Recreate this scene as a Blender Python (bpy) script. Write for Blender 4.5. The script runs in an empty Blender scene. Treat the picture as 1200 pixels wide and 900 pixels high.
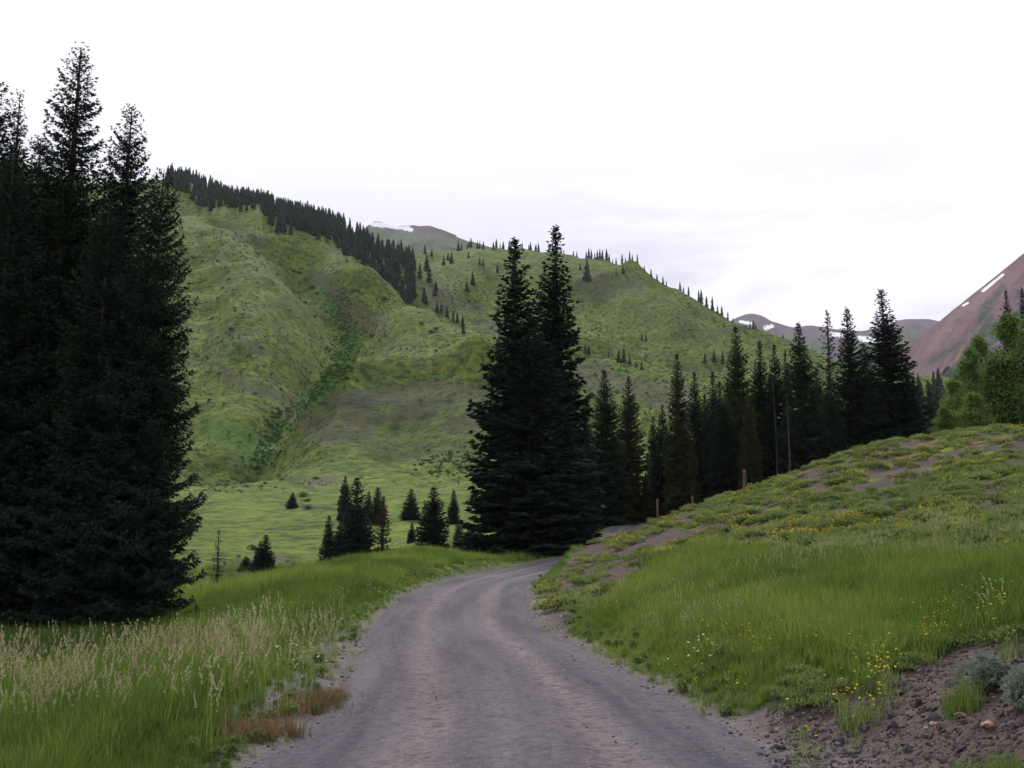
import bpy, math, random
import numpy as np
from mathutils import Vector, Matrix

random.seed(11); RNG = np.random.default_rng(11)
scene = bpy.context.scene
COL = scene.collection

# ------------------------------------------------------------------ camera
CAM_Z = 2.0
F = 1152.0
PITCH = math.atan(165.0 / F)
cp, sp = math.cos(PITCH), math.sin(PITCH)

def P(px, py, Y):
    """point of the sight line through photo position (px, py) at forward distance Y"""
    dx = px - 600.0; v = 450.0 - py
    dy = F * cp - v * sp; dz = F * sp + v * cp
    return (Y * dx / dy, Y, CAM_Z + Y * dz / dy)

def project(x, y, z):
    zc = z - CAM_Z
    d = y * cp + zc * sp
    u = -y * sp + zc * cp
    d = np.where(d < 0.1, 0.1, d)
    return 600 + F * x / d, 450 - F * u / d

cam = bpy.data.cameras.new("camera")
cam.lens = 36.0 * F / 1200.0; cam.sensor_width = 36.0
cam.clip_start = 0.1; cam.clip_end = 20000
camo = bpy.data.objects.new("camera", cam)
camo.location = (0, 0, CAM_Z); camo.rotation_euler = (math.radians(90) + PITCH, 0, 0)
COL.objects.link(camo); scene.camera = camo

# ------------------------------------------------------------------ noise
def _hash(ix, iy, seed):
    h = (ix.astype(np.int64) * 374761393 + iy.astype(np.int64) * 668265263 + seed * 1442695041) & 0xFFFFFFFF
    h = ((h ^ (h >> 13)) * 1274126177) & 0xFFFFFFFF
    h = h ^ (h >> 16)
    return (h & 0xFFFFFF).astype(np.float64) / 0xFFFFFF
def vnoise(x, y, seed=0):
    x0 = np.floor(x); y0 = np.floor(y); fx = x - x0; fy = y - y0
    fx = fx * fx * fx * (fx * (fx * 6 - 15) + 10); fy = fy * fy * fy * (fy * (fy * 6 - 15) + 10)
    a = _hash(x0, y0, seed); b = _hash(x0 + 1, y0, seed); c = _hash(x0, y0 + 1, seed); d = _hash(x0 + 1, y0 + 1, seed)
    return (a * (1 - fx) + b * fx) * (1 - fy) + (c * (1 - fx) + d * fx) * fy
def fbm(x, y, octs=4, seed=0):
    s = 0; a = 1.0; t = 0
    for o in range(octs):
        c, q = math.cos(0.6 * o), math.sin(0.6 * o)
        s = s + a * (vnoise(x * c - y * q + 13.7 * o, x * q + y * c + 7.1 * o, seed + o) * 2 - 1); t += a
        a *= 0.5; x = x * 2.03; y = y * 2.03
    return s / t
def ridged(x, y, octs=4, seed=0):
    s = 0; a = 1.0; t = 0
    for o in range(octs):
        s = s + a * (1 - np.abs(vnoise(x + 5.3 * o, y + 9.1 * o, seed + o) * 2 - 1)); t += a
        a *= 0.5; x = x * 2.05; y = y * 2.05
    return s / t
def sstep(a, b, x):
    t = np.clip((x - a) / (b - a), 0, 1); return t * t * (3 - 2 * t)

# ------------------------------------------------------------------ road line
road_pts = [(0.5, -300, 0.5), (0.5, -60, 0.2), (0.45, 0, 0.03), (0.35, 4, 0.0)]
for px, py, Y in [(610, 900, 8.1), (598, 845, 10.2), (577, 800, 12.5), (545, 750, 19.5), (534, 720, 27), (545, 700, 33),
                  (563, 686, 42), (588, 677.5, 50)]:
    road_pts.append(P(px, py, Y))
road_pts += [(0.9, 58, -0.74), (4.2, 67, -0.4), (7.6, 77, 0.25), (10.0, 87, 1.15), (12.0, 98, 1.95), (15, 109, 2.6),
             (21, 122, 2.6), (32, 140, 3.4), (50, 165, 4.6)]
def catmull(pts, step=0.4):
    pts = np.array(pts, float); out = []
    for i in range(len(pts) - 1):
        p0 = pts[max(i - 1, 0)]; p1 = pts[i]; p2 = pts[i + 1]; p3 = pts[min(i + 2, len(pts) - 1)]
        n = max(2, int(np.linalg.norm(p2 - p1) / step))
        d1 = np.linalg.norm(p2 - p0) + 1e-6; d2 = np.linalg.norm(p3 - p1) + 1e-6; L = np.linalg.norm(p2 - p1)
        m1 = (p2 - p0) / d1 * L; m2 = (p3 - p1) / d2 * L
        t = np.linspace(0, 1, n, endpoint=False)[:, None]
        out.append((2*t**3-3*t**2+1)*p1 + (t**3-2*t**2+t)*m1 + (-2*t**3+3*t**2)*p2 + (t**3-t**2)*m2)
    out.append(pts[-1:]); return np.vstack(out)
RC = catmull(road_pts)
RT = np.gradient(RC[:, :2], axis=0); RT /= np.linalg.norm(RT, axis=1)[:, None]
RS = np.concatenate([[0], np.cumsum(np.linalg.norm(np.diff(RC[:, :2], axis=0), axis=1))])
def hw_at(Y):
    return np.interp(Y, [-10, 6, 8, 10, 12.5, 20, 33, 60, 100], [2.0, 2.05, 2.0, 1.85, 1.72, 1.75, 1.9, 1.9, 1.9])
def road_near(x, y):
    """signed lateral offset (right +), distance, road z, half width"""
    x = np.asarray(x, float).ravel(); y = np.asarray(y, float).ravel()
    lat = np.full(x.shape, 1e3); zz = np.zeros(x.shape); hw = np.full(x.shape, 2.0)
    m = (np.abs(x) < 90) & (y < 200) & (y > -320)
    idx = np.nonzero(m)[0]
    for c in range(0, len(idx), 20000):
        j = idx[c:c + 20000]
        d = (x[j][:, None] - RC[None, :, 0]) ** 2 + (y[j][:, None] - RC[None, :, 1]) ** 2
        k = d.argmin(1)
        dx = x[j] - RC[k, 0]; dy = y[j] - RC[k, 1]
        l = dx * RT[k, 1] - dy * RT[k, 0]
        dist = np.sqrt(d[np.arange(len(j)), k])
        lat[j] = np.where(l >= 0, dist, -dist)
        along = dx * RT[k, 0] + dy * RT[k, 1]
        dz = np.gradient(RC[:, 2]) / np.maximum(np.gradient(RS), 1e-6)
        zz[j] = RC[k, 2] + along * dz[k]; hw[j] = hw_at(RC[k, 1])
    return lat, zz, hw

# ------------------------------------------------------------------ terrain shape
CP = []
def c(*rows):
    for r in rows: CP.append(P(*r))
# flat round the camera
for th in range(-40, 41, 20):
    for r in (1.3, 3.0, 5.0):
        a = math.radians(th); CP.append((r * math.sin(a), r * math.cos(a), 0.0 if th <= 0 else 0.0 + 0.0004 * th * r * r))
# near left meadow
c((-200, 900, 8.8), (-200, 810, 14), (-200, 755, 24), (-200, 735, 45),
  (0, 900, 8.9), (0, 822, 13.5), (0, 778, 21), (40, 758, 28), (20, 742, 50), (20, 720, 90),
  (130, 900, 8.8), (130, 815, 13.5), (130, 775, 20), (140, 757, 27), (140, 736, 42), (120, 715, 80),
  (250, 900, 8.5), (250, 825, 12), (250, 766, 18), (240, 728, 29), (240, 704, 42), (240, 697, 52), (240, 718, 75), (240, 700, 95),
  (240, 676, 115), (240, 655, 140), (240, 622, 200), (240, 585, 290), (240, 560, 350),
  (345, 862, 9.6), (395, 800, 12.8), (415, 745, 20), (420, 712, 28), (400, 683, 42), (400, 659, 60), (320, 690, 40), (310, 681, 52),
  (320, 710, 75), (320, 692, 98), (320, 672, 118), (320, 655, 140), (320, 622, 200), (320, 585, 290), (320, 560, 350),
  (400, 686, 85), (400, 672, 110), (400, 650, 140), (400, 630, 180), (400, 602, 240), (400, 577, 300), (400, 557, 350),
  (500, 675, 45), (500, 646, 72), (500, 662, 100), (500, 642, 130), (500, 622, 180), (500, 600, 230), (500, 577, 300), (500, 557, 350),
  (600, 662, 74), (600, 660, 100), (600, 640, 135), (600, 600, 230), (600, 572, 310),
  (690, 632, 90), (700, 616, 112), (700, 603, 160), (700, 590, 210), (700, 572, 300))
# right bank
c((950, 899, 8.0), (870, 850, 9.5), (790, 835, 10.6), (740, 795, 12.6),
  (700, 775, 15), (655, 745, 19.5), (640, 722, 25), (628, 705, 31), (630, 690, 38), (640, 676, 46),
  (900, 800, 10.5), (900, 750, 13), (900, 700, 17.5), (900, 650, 26), (900, 605, 41), (900, 566, 57),
  (1050, 880, 7.6), (1050, 800, 9.5), (1050, 745, 11.5), (1050, 700, 15), (1050, 650, 22), (1050, 600, 32), (1050, 550, 45), (1050, 517, 53),
  (1200, 890, 6.6), (1200, 800, 8.3), (1200, 745, 9.8), (1200, 700, 12), (1200, 650, 17), (1200, 600, 24.5), (1200, 550, 35), (1200, 507, 47),
  (1400, 890, 5.6), (1400, 750, 8.0), (1400, 650, 14), (1400, 550, 28), (1400, 500, 44), (1400, 480, 70),
  (760, 790, 14), (760, 745, 17), (760, 705, 23), (760, 660, 34), (765, 625, 50), (762, 615, 59),
  (690, 735, 21), (680, 700, 29), (680, 668, 40), (690, 645, 50), (702, 638, 56), (730, 629, 58),
  (830, 590, 60), (830, 625, 41), (830, 680, 23.5), (830, 760, 13),
  (1120, 507, 53), (1000, 530, 54), (950, 546, 55.5),
  (730, 640, 72), (762, 622, 72), (830, 612, 74), (900, 598, 74), (960, 578, 74), (1020, 560, 74), (1090, 520, 70), (1190, 512, 66), (1300, 500, 70),
  (800, 608, 95), (800, 600, 130), (800, 575, 220), (900, 600, 95), (900, 590, 130), (900, 560, 220),
  (1000, 590, 95), (1000, 575, 130), (1000, 550, 220), (1100, 545, 95), (1100, 545, 140), (1100, 530, 220),
  (1250, 540, 100), (1250, 540, 160), (1250, 520, 250))
# far valley on the right
c((1080, 500, 330), (1080, 478, 480), (1080, 455, 700), (1080, 447, 1000), (1180, 500, 350), (1180, 478, 500), (1180, 455, 900),
  (1000, 500, 330), (1000, 462, 500), (990, 440, 750), (900, 505, 350), (900, 470, 520), (900, 440, 700), (1300, 480, 500), (1300, 450, 900))
# big left slope, gully and spur
c((0, 565, 330), (0, 450, 480), (0, 320, 700), (0, 225, 900), (0, 200, 1000), (0, 220, 1200),
  (-250, 570, 330), (-250, 450, 480), (-250, 300, 700), (-250, 190, 950), (-250, 200, 1200),
  (200, 540, 400), (200, 490, 460), (200, 400, 590), (200, 300, 750), (200, 247, 870), (200, 222, 950), (200, 213, 1010), (200, 235, 1200),
  (280, 540, 400), (265, 490, 455), (265, 410, 570), (270, 330, 700), (275, 275, 820), (280, 247, 910), (285, 236, 1000), (280, 260, 1200),
  (303, 538, 418), (332, 490, 500), (382, 450, 585), (405, 415, 640), (412, 385, 690), (385, 345, 745), (350, 315, 785),
  (345, 525, 405), (365, 492, 437), (400, 520, 398), (450, 490, 425), (550, 490, 422), (450, 530, 385), (550, 530, 385), (640, 500, 420), (640, 540, 375),
  (365, 468, 470), (410, 455, 490), (440, 448, 505), (560, 442, 490), (640, 440, 500), (430, 430, 560), (470, 415, 570), (560, 415, 555), (640, 425, 560),
  (440, 395, 640), (500, 395, 610), (455, 365, 690), (350, 400, 610), (330, 440, 530), (330, 350, 690), (310, 310, 760), (330, 285, 810),
  (375, 297, 800), (405, 297, 800), (440, 323, 745), (480, 347, 705), (520, 370, 660), (560, 392, 620), (610, 418, 580),
  (345, 268, 900), (400, 288, 900), (440, 310, 880), (350, 255, 1000), (410, 276, 1000), (400, 300, 1180),
  (520, 380, 765), (480, 352, 830), (560, 400, 730), (610, 425, 690),
  (470, 312, 950), (470, 298, 1040), (470, 305, 1160),
  (515, 352, 860), (560, 372, 830), (610, 395, 790), (505, 330, 930), (540, 310, 990), (560, 316, 990), (590, 345, 940), (620, 350, 960),
  (520, 318, 1080), (570, 322, 1100), (610, 330, 1100), (500, 305, 1130), (540, 299, 1180), (590, 297, 1200), (640, 300, 1230), (560, 310, 1400))
# second hill
c((690, 304, 1250), (715, 308, 1240), (745, 322, 1150), (775, 340, 1130), (800, 353, 1110), (850, 377, 1080), (900, 398, 1050), (940, 413, 1020), (990, 432, 980),
  (660, 340, 1130), (700, 330, 1130), (700, 352, 1070), (745, 350, 1060), (790, 380, 1000), (850, 392, 1000), (700, 378, 1000), (760, 400, 940), (840, 410, 930), (900, 415, 940),
  (680, 374, 880), (715, 390, 860), (770, 410, 830), (830, 425, 800), (640, 360, 900), (720, 394, 930), (770, 412, 900),
  (690, 404, 800), (760, 426, 760), (680, 424, 690), (740, 430, 670), (790, 450, 620), (850, 450, 640), (720, 432, 740), (800, 445, 720),
  (700, 450, 620), (760, 470, 550), (700, 500, 480), (760, 520, 430), (720, 545, 370), (820, 510, 430), (850, 475, 520),
  (800, 370, 1300), (700, 325, 1450), (900, 415, 1300), (1000, 445, 1200))
for px, py in [(-250, 240), (0, 260), (200, 300), (400, 330), (600, 340), (800, 400), (1000, 450), (1200, 440), (1400, 430)]:
    c((px, py, 1700), (px, 560, 5500))
CP = np.array(CP)

KX = 3.0; CC = 0.04
def enc(x, y):
    r = np.hypot(x, y); return np.stack([KX * np.arctan2(x, y), np.log(r)], -1), r
ce, cr = enc(CP[:, 0], CP[:, 1]); ct = (CP[:, 2] - CAM_Z) / cr
n = len(CP)
def kern(a, b):
    return np.sqrt((a[:, None, 0] - b[None, :, 0]) ** 2 + (a[:, None, 1] - b[None, :, 1]) ** 2 + CC * CC)
A = np.zeros((n + 3, n + 3)); A[:n, :n] = kern(ce, ce) + 0.0 * np.eye(n)
A[:n, :n] -= 0.012 * np.eye(n)
A[:n, n] = 1; A[:n, n + 1:] = ce; A[n, :n] = 1; A[n + 1:, :n] = ce.T
W = np.linalg.solve(A, np.concatenate([ct, [0, 0, 0]]))
def tps(e):
    out = np.empty(len(e))
    for k in range(0, len(e), 20000):
        q = e[k:k + 20000]; out[k:k + 20000] = kern(q, ce) @ W[:n] + W[n] + q @ W[n + 1:]
    return out

NT = 760; TH0 = math.radians(-37); TH1 = math.radians(37)
th_main = np.linspace(TH0, TH1, NT)
th_side = np.radians(np.arange(41, 320, 4.0))
TH = np.concatenate([th_main, th_side]); NA = len(TH)
NR = 900; LR = np.linspace(math.log(1.2), math.log(5600), NR)
TT, LL = np.meshgrid(TH, LR, indexing='ij')
RR = np.exp(LL); X = RR * np.sin(TT); Yg = RR * np.cos(TT)
tw = np.where(TT > math.pi, TT - 2 * math.pi, TT)
tcl = np.clip(tw, math.radians(-40), math.radians(40))
Zt = CAM_Z + RR * tps(np.stack([KX * tcl.ravel(), LL.ravel()], -1)).reshape(RR.shape)
fade = 1 - sstep(math.radians(40), math.radians(100), np.abs(tw))
Z = Zt * fade
# natural relief on the far slopes
far = sstep(330, 520, RR)
warpx = 60 * fbm(X / 260, Yg / 260, 2, 5)
Z += far * (17 * (ridged((X + warpx) / 150, Yg / 230, 3, 3) - 0.6) + 9 * fbm(X / 60, Yg / 80, 3, 9) + 3.0 * fbm(X / 20, Yg / 24, 3, 19) + 0.9 * fbm(X / 6, Yg / 6, 2, 20))
mid = sstep(80, 140, RR) * (1 - sstep(330, 450, RR))
Z += mid * (1.6 * fbm(X / 28, Yg / 40, 4, 21))
near = 1 - sstep(60, 100, RR)
Z += near * (0.14 * fbm(X / 3.2, Yg / 3.2, 3, 31) + 0.035 * fbm(X / 0.6, Yg / 0.6, 3, 37)) * sstep(2, 9, RR)
lat, rz, hw = road_near(X, Yg); lat = lat.reshape(X.shape); rz = rz.reshape(X.shape); hw = hw.reshape(X.shape)
al = np.abs(lat)
edge_n = 0.28 * fbm(X / 1.3, Yg / 1.3, 4, 41)
inner = rz - 0.10
wr = sstep(hw - 0.05, hw + 1.5, al + edge_n)
Z = inner * (1 - wr) + Z * wr + 0.12 * sstep(hw - 0.2, hw + 0.25, al + edge_n) * (1 - sstep(hw + 1.2, hw + 2.5, al))
def carve(pts, depth, w):
    global Z
    q = np.array([P(*p)[:2] for p in pts]); dm = np.full(X.shape, 1e9); sel = (Yg > q[:, 1].min() - 4 * w) & (Yg < q[:, 1].max() + 4 * w) & (Yg > 0)
    xs, ys = X[sel], Yg[sel]; xs = xs + 0.35 * w * fbm(xs / (1.5 * w), ys / (1.5 * w), 3, 61); ys = ys + 0.35 * w * fbm(xs / (1.5 * w), ys / (1.5 * w), 3, 62); d = np.full(xs.shape, 1e9)
    for a, b_ in zip(q[:-1], q[1:]):
        e = b_ - a; t = np.clip(((xs - a[0]) * e[0] + (ys - a[1]) * e[1]) / (e @ e), 0, 1); d = np.minimum(d, np.hypot(xs - a[0] - t * e[0], ys - a[1] - t * e[1]))
    Z[sel] += 1.45 * depth * np.exp(-np.sqrt((d / w) ** 2 + 0.15) + 0.387)
carve([(303, 538, 418), (332, 490, 500), (382, 450, 585), (405, 415, 640), (412, 385, 690), (385, 345, 745), (350, 315, 785)], -15, 26)
carve([(412, 385, 690), (440, 365, 720), (450, 345, 760)], -7, 14)
carve([(385, 450, 590), (350, 420, 610), (330, 380, 660)], -6, 14)
carve([(225, 250, 900), (260, 262, 860), (315, 284, 815), (345, 300, 800)], -7, 14)
carve([(240, 520, 420), (235, 420, 560), (245, 330, 700)], -7, 22)
carve([(480, 352, 830), (520, 380, 765), (600, 430, 690)], -10, 40)
carve([(720, 394, 930), (800, 425, 860)], -10, 30)
carve([(690, 340, 1100), (690, 380, 950)], -12, 40)
carve([(670, 372, 890), (715, 388, 865), (770, 410, 830), (830, 426, 800)], 8, 16)
carve([(690, 423, 690), (740, 430, 670), (795, 451, 620)], 7, 14)
carve([(670, 338, 1140), (710, 326, 1140), (745, 322, 1140)], 9, 20)
carve([(745, 322, 1150), (765, 360, 1050), (800, 400, 960)], 9, 30)
carve([(500, 365, 690), (470, 400, 600), (440, 447, 510)], 5, 22)
carve([(560, 392, 620), (560, 420, 550), (550, 441, 495)], 4, 18)
carve([(350, 470, 465), (400, 452, 490), (470, 445, 500), (560, 440, 492)], 10, 14)
carve([(375, 520, 400), (395, 490, 440), (400, 462, 480)], 5, 10)
carve([(470, 520, 395), (475, 480, 435)], -5, 12)
carve([(410, 300, 780), (425, 340, 720), (430, 380, 660)], 6, 16)
carve([(300, 300, 770), (290, 350, 690), (300, 410, 590), (290, 470, 500)], 6, 20)
carve([(560, 312, 1010), (590, 345, 940), (620, 380, 850)], 8, 18)
# scree hollows on the bank
def lin_idx(x, y):
    th = np.arctan2(x, y); lr = np.log(np.maximum(np.hypot(x, y), 1.21))
    a = (th - TH0) / (TH1 - TH0) * (NT - 1); b = (lr - LR[0]) / (LR[1] - LR[0])
    return np.clip(a, 0, NT - 1.001), np.clip(b, 0, NR - 1.001)
def samp(G, x, y):
    x = np.asarray(x, float); y = np.asarray(y, float)
    a, b = lin_idx(x, y); i = a.astype(int); j = b.astype(int); fa = a - i; fb = b - j
    return (G[i, j] * (1 - fa) + G[i + 1, j] * fa) * (1 - fb) + (G[i, j + 1] * (1 - fa) + G[i + 1, j + 1] * fa) * fb
def zat(x, y): return samp(Z, x, y)
def hit(px, py, ymin=4.0, ymax=2500.0):
    Ys = np.exp(np.arange(math.log(ymin), math.log(ymax), 0.004))
    dx, _, z1 = P(px, py, 1.0)
    zr = CAM_Z + Ys * (z1 - CAM_Z); zz = zat(dx * Ys, Ys)
    k = np.nonzero(zr < zz)[0]
    if len(k) == 0: return None
    Y = Ys[k[0]]; return (dx * Y, Y, float(zat(dx * Y, Y)))

# ---- surface masks: R bare soil, G lushness, B gravel, A dark stream bank, darker tone on the hill faces
PX, PY = project(X, Yg, Z)
def capsule(x1, y1, x2, y2, w, ya, yb, wob=1.0, seed=0):
    dx, dy = x2 - x1, y2 - y1; L = dx * dx + dy * dy + 1e-6
    t = np.clip(((PX - x1) * dx + (PY - y1) * dy) / L, 0, 1)
    d = np.hypot(PX - x1 - t * dx, PY - y1 - t * dy)
    nz = fbm(X / (0.02 * RR + 0.3) * 0.5, Yg / (0.035 * RR + 0.3) * 0.5, 4, 50 + seed)
    m = 1 - sstep(0.5, 1.15, d / w + wob * 0.55 * nz)
    return m * ((Yg > ya) & (Yg < yb))
soil = np.zeros_like(X); lush = np.zeros_like(X); dark = np.zeros_like(X)
for q in [(250, 262, 315, 286, 5, 700, 1100, .8), (268, 386, 308, 414, 5, 400, 800, .9), (368, 322, 412, 362, 12, 500, 900, .8), (412, 376, 446, 380, 18, 500, 800, .9),
          (345, 485, 375, 505, 20, 350, 600, .8), (385, 472, 470, 462, 14, 350, 600, 1.), (470, 466, 570, 460, 17, 350, 600, 1.), (410, 492, 500, 486, 9, 350, 600, .7), (365, 515, 430, 508, 9, 350, 600, .7), (520, 500, 570, 492, 9, 350, 600, .6),
          (262, 440, 340, 470, 14, 350, 700, .5), (505, 345, 560, 362, 13, 750, 1000, .75), (690, 335, 745, 335, 20, 900, 1300, .55), (690, 440, 800, 470, 20, 400, 750, .8), (790, 430, 860, 440, 8, 500, 900, .5),
          (835, 392, 880, 380, 8, 800, 1200, .6), (365, 564, 395, 562, 8, 300, 400, .5), (560, 380, 640, 400, 12, 700, 900, .6), (640, 372, 680, 360, 8, 900, 1100, .5),
          (380, 672, 470, 655, 9, 80, 180, 1.), (300, 645, 340, 660, 4, 100, 220, .5), 
          (640, 735, 690, 665, 26, 15, 60, 1.), (690, 665, 790, 640, 20, 15, 65, 1.), (700, 700, 745, 665, 18, 15, 65, 1.), (770, 635, 850, 622, 7, 20, 65, .7), (840, 650, 880, 640, 6, 20, 50, .5), (965, 620, 990, 600, 10, 20, 60, .7), (618, 700, 640, 750, 9, 12, 50, 1.), (640, 750, 730, 812, 8, 9, 30, 1.), (730, 812, 860, 850, 8, 7, 20, 1.), (655, 700, 700, 645, 20, 20, 60, 1.),
          (930, 660, 960, 640, 8, 20, 60, .5), (1040, 560, 1080, 555, 6, 30, 60, .5), (1130, 575, 1180, 560, 7, 20, 60, .6), (900, 625, 940, 610, 6, 20, 60, .6),
          (900, 885, 1250, 870, 58, 4, 14, 1.), (1060, 810, 1220, 785, 44, 4, 14, 1.), (1120, 775, 1230, 770, 26, 4, 14, 1.), (880, 850, 960, 800, 14, 4, 14, .8), (990, 830, 1100, 830, 25, 4, 14, .9)]:
    soil = np.maximum(soil, q[7] * capsule(*q[:7], seed=int(q[0]) % 7))
for q in [(300, 545, 332, 492, 13, 300, 600, 1.), (332, 492, 385, 450, 12, 300, 700, 1.), (385, 450, 412, 400, 11, 400, 800, 1.), (412, 400, 380, 340, 10, 400, 900, .8), (250, 500, 300, 530, 20, 300, 600, .6),
          (280, 585, 540, 600, 30, 150, 400, .2), (380, 335, 360, 315, 8, 500, 900, .6), (560, 400, 660, 430, 8, 500, 800, .4)]:
    lush = np.maximum(lush, q[7] * capsule(*q[:7], seed=int(q[0]) % 7))
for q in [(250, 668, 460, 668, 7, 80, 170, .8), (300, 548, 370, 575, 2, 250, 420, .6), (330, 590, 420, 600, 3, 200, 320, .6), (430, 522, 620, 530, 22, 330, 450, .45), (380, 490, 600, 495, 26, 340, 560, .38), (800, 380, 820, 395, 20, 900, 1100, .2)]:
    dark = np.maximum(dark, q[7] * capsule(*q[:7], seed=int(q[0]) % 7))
gravel = (1 - sstep(hw + 0.0, hw + 0.9, al + 1.5 * edge_n)) 
gravel = np.maximum(gravel, 0.95 * (1 - sstep(0.35, 1.05, np.abs(lat + hw + 0.5) + 2 * edge_n)) * sstep(8, 10.5, Yg) * (1 - sstep(19, 24, Yg)))

pt_ = fbm(X / 1.7, Yg / 2.6, 4, 91)
bankup = (lat > hw + 1.0) & (PY < 640 + 0.06 * (PX - 700)) & (Yg > 16) & (Yg < 75)
soil = np.maximum(soil, bankup * 0.9 * sstep(-0.16, 0.14, pt_))
# ------------------------------------------------------------------ helpers
def mat(name):
    m = bpy.data.materials.new(name); m.use_nodes = True
    nt = m.node_tree; nt.nodes.clear()
    out = nt.nodes.new('ShaderNodeOutputMaterial'); b = nt.nodes.new('ShaderNodeBsdfPrincipled')
    nt.links.new(b.outputs[0], out.inputs[0]); b.inputs['Roughness'].default_value = 0.9
    b.inputs['Specular IOR Level'].default_value = 0.04
    return m, nt, b, out
def N(nt, t, **kw):
    n_ = nt.nodes.new(t)
    for k, v in kw.items():
        if k in n_.inputs.keys() if hasattr(n_.inputs, 'keys') else False: n_.inputs[k].default_value = v
        else: setattr(n_, k, v)
    return n_
def noise(nt, vec, scale, detail=4, rough=0.55, dist=0.0):
    n_ = nt.nodes.new('ShaderNodeTexNoise'); n_.inputs['Scale'].default_value = scale
    n_.inputs['Detail'].default_value = detail; n_.inputs['Roughness'].default_value = rough; n_.inputs['Distortion'].default_value = dist
    if vec is not None: nt.links.new(vec, n_.inputs['Vector'])
    return n_.outputs['Fac']
def ramp(nt, fac, stops):
    r = nt.nodes.new('ShaderNodeValToRGB'); e = r.color_ramp.elements
    while len(e) < len(stops): e.new(0.5)
    for i, (p, col) in enumerate(stops):
        e[i].position = p; e[i].color = (col if len(col) == 4 else (*col, 1)) if hasattr(col, '__len__') else (col, col, col, 1)
    nt.links.new(fac, r.inputs[0]); return r.outputs[0]
def mix(nt, fac, a, b, mode='MIX'):
    m_ = nt.nodes.new('ShaderNodeMix'); m_.data_type = 'RGBA'; m_.blend_type = mode
    for s, v in ((m_.inputs[0], fac), (m_.inputs[6], a), (m_.inputs[7], b)):
        if hasattr(v, 'links') or isinstance(v, bpy.types.NodeSocket): nt.links.new(v, s)
        elif hasattr(v, '__len__'): s.default_value = (*v, 1) if len(v) == 3 else v
        else: s.default_value = v
    return m_.outputs[2]
def math_(nt, op, a, b=None, clamp=False):
    m_ = nt.nodes.new('ShaderNodeMath'); m_.operation = op; m_.use_clamp = clamp
    for i, v in enumerate((a, b)):
        if v is None: continue
        if isinstance(v, bpy.types.NodeSocket): nt.links.new(v, m_.inputs[i])
        else: m_.inputs[i].default_value = v
    return m_.outputs[0]
def bump(nt, b, h, strength, dist):
    n_ = nt.nodes.new('ShaderNodeBump'); n_.inputs['Strength'].default_value = strength; n_.inputs['Distance'].default_value = dist
    nt.links.new(h, n_.inputs['Height']); nt.links.new(n_.outputs[0], b.inputs['Normal'])
def mesh_from(name, V, Fc, mats, smooth=False, matidx=None):
    """V (n,3), Fc list of arrays (m,k)"""
    me = bpy.data.meshes.new(name); V = np.ascontiguousarray(V, dtype=np.float32)
    if not isinstance(Fc, (list, tuple)): Fc = [Fc]
    Fc = [np.ascontiguousarray(f, dtype=np.int32) for f in Fc if len(f)]
    me.vertices.add(len(V)); me.vertices.foreach_set('co', V.ravel())
    tot = sum(f.size for f in Fc); npoly = sum(len(f) for f in Fc)
    me.loops.add(tot); me.loops.foreach_set('vertex_index', np.concatenate([f.ravel() for f in Fc]))
    me.polygons.add(npoly)
    cnt = np.concatenate([np.full(len(f), f.shape[1], np.int32) for f in Fc])
    st = np.concatenate([[0], np.cumsum(cnt)[:-1]]).astype(np.int32)
    me.polygons.foreach_set('loop_start', st); me.polygons.foreach_set('loop_total', cnt)
    if smooth: me.polygons.foreach_set('use_smooth', np.ones(npoly, bool))
    for m_ in (mats if isinstance(mats, (list, tuple)) else [mats]): me.materials.append(m_)
    if matidx is not None: me.polygons.foreach_set('material_index', np.ascontiguousarray(matidx, dtype=np.int32))
    me.update(calc_edges=True); me.validate(); return me
def obj(name, me, parent=None, **props):
    o = bpy.data.objects.new(name, me); COL.objects.link(o)
    if parent is not None: o.parent = parent
    for k, v in props.items(): o[k] = v
    return o
def grid_faces(nu, nv, wrap=False):
    i = np.arange(nu if wrap else nu - 1)[:, None]; j = np.arange(nv - 1)[None, :]
    i2 = (i + 1) % nu
    return np.stack([i * nv + j, i2 * nv + j, i2 * nv + j + 1, i * nv + j + 1], -1).reshape(-1, 4)

# ------------------------------------------------------------------ ground
m_ground, nt, b, out = mat('meadow_ground')
geo = N(nt, 'ShaderNodeNewGeometry'); pos = geo.outputs['Position']
att = N(nt, 'ShaderNodeAttribute', attribute_name='cover'); sep = N(nt, 'ShaderNodeSeparateColor'); nt.links.new(att.outputs['Color'], sep.inputs[0])
aS, aL, aG = sep.outputs[0], sep.outputs[1], sep.outputs[2]; aD = att.outputs['Alpha']
n_big = noise(nt, pos, 0.012, 5, 0.6, 0.4); n_mid = noise(nt, pos, 0.07, 6, 0.65, 0.3); n_sm = noise(nt, pos, 0.6, 6, 0.7); n_tu = noise(nt, pos, 0.22, 5, 0.75); n_fi = noise(nt, pos, 5.0, 5, 0.7)
mp = N(nt, 'ShaderNodeMapping'); mp.inputs['Scale'].default_value = (0.05, 0.05, 0.45); nt.links.new(pos, mp.inputs[0]); n_str = noise(nt, mp.outputs[0], 1.0, 5, 0.65)
g = ramp(nt, n_mid, [(0.34, (0.038, 0.068, 0.012)), (0.5, (0.088, 0.135, 0.022)), (0.66, (0.165, 0.210, 0.034))])
g = mix(nt, ramp(nt, n_big, [(0.4, 0.0), (0.62, 0.65)]), g, (0.150, 0.195, 0.036))
g = mix(nt, ramp(nt, n_sm, [(0.35, 0.55), (0.6, 0.0)]), g, (0.038, 0.066, 0.021))
g = mix(nt, ramp(nt, n_tu, [(0.40, 0.85), (0.52, 0.0)]), g, (0.022, 0.042, 0.014))
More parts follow.
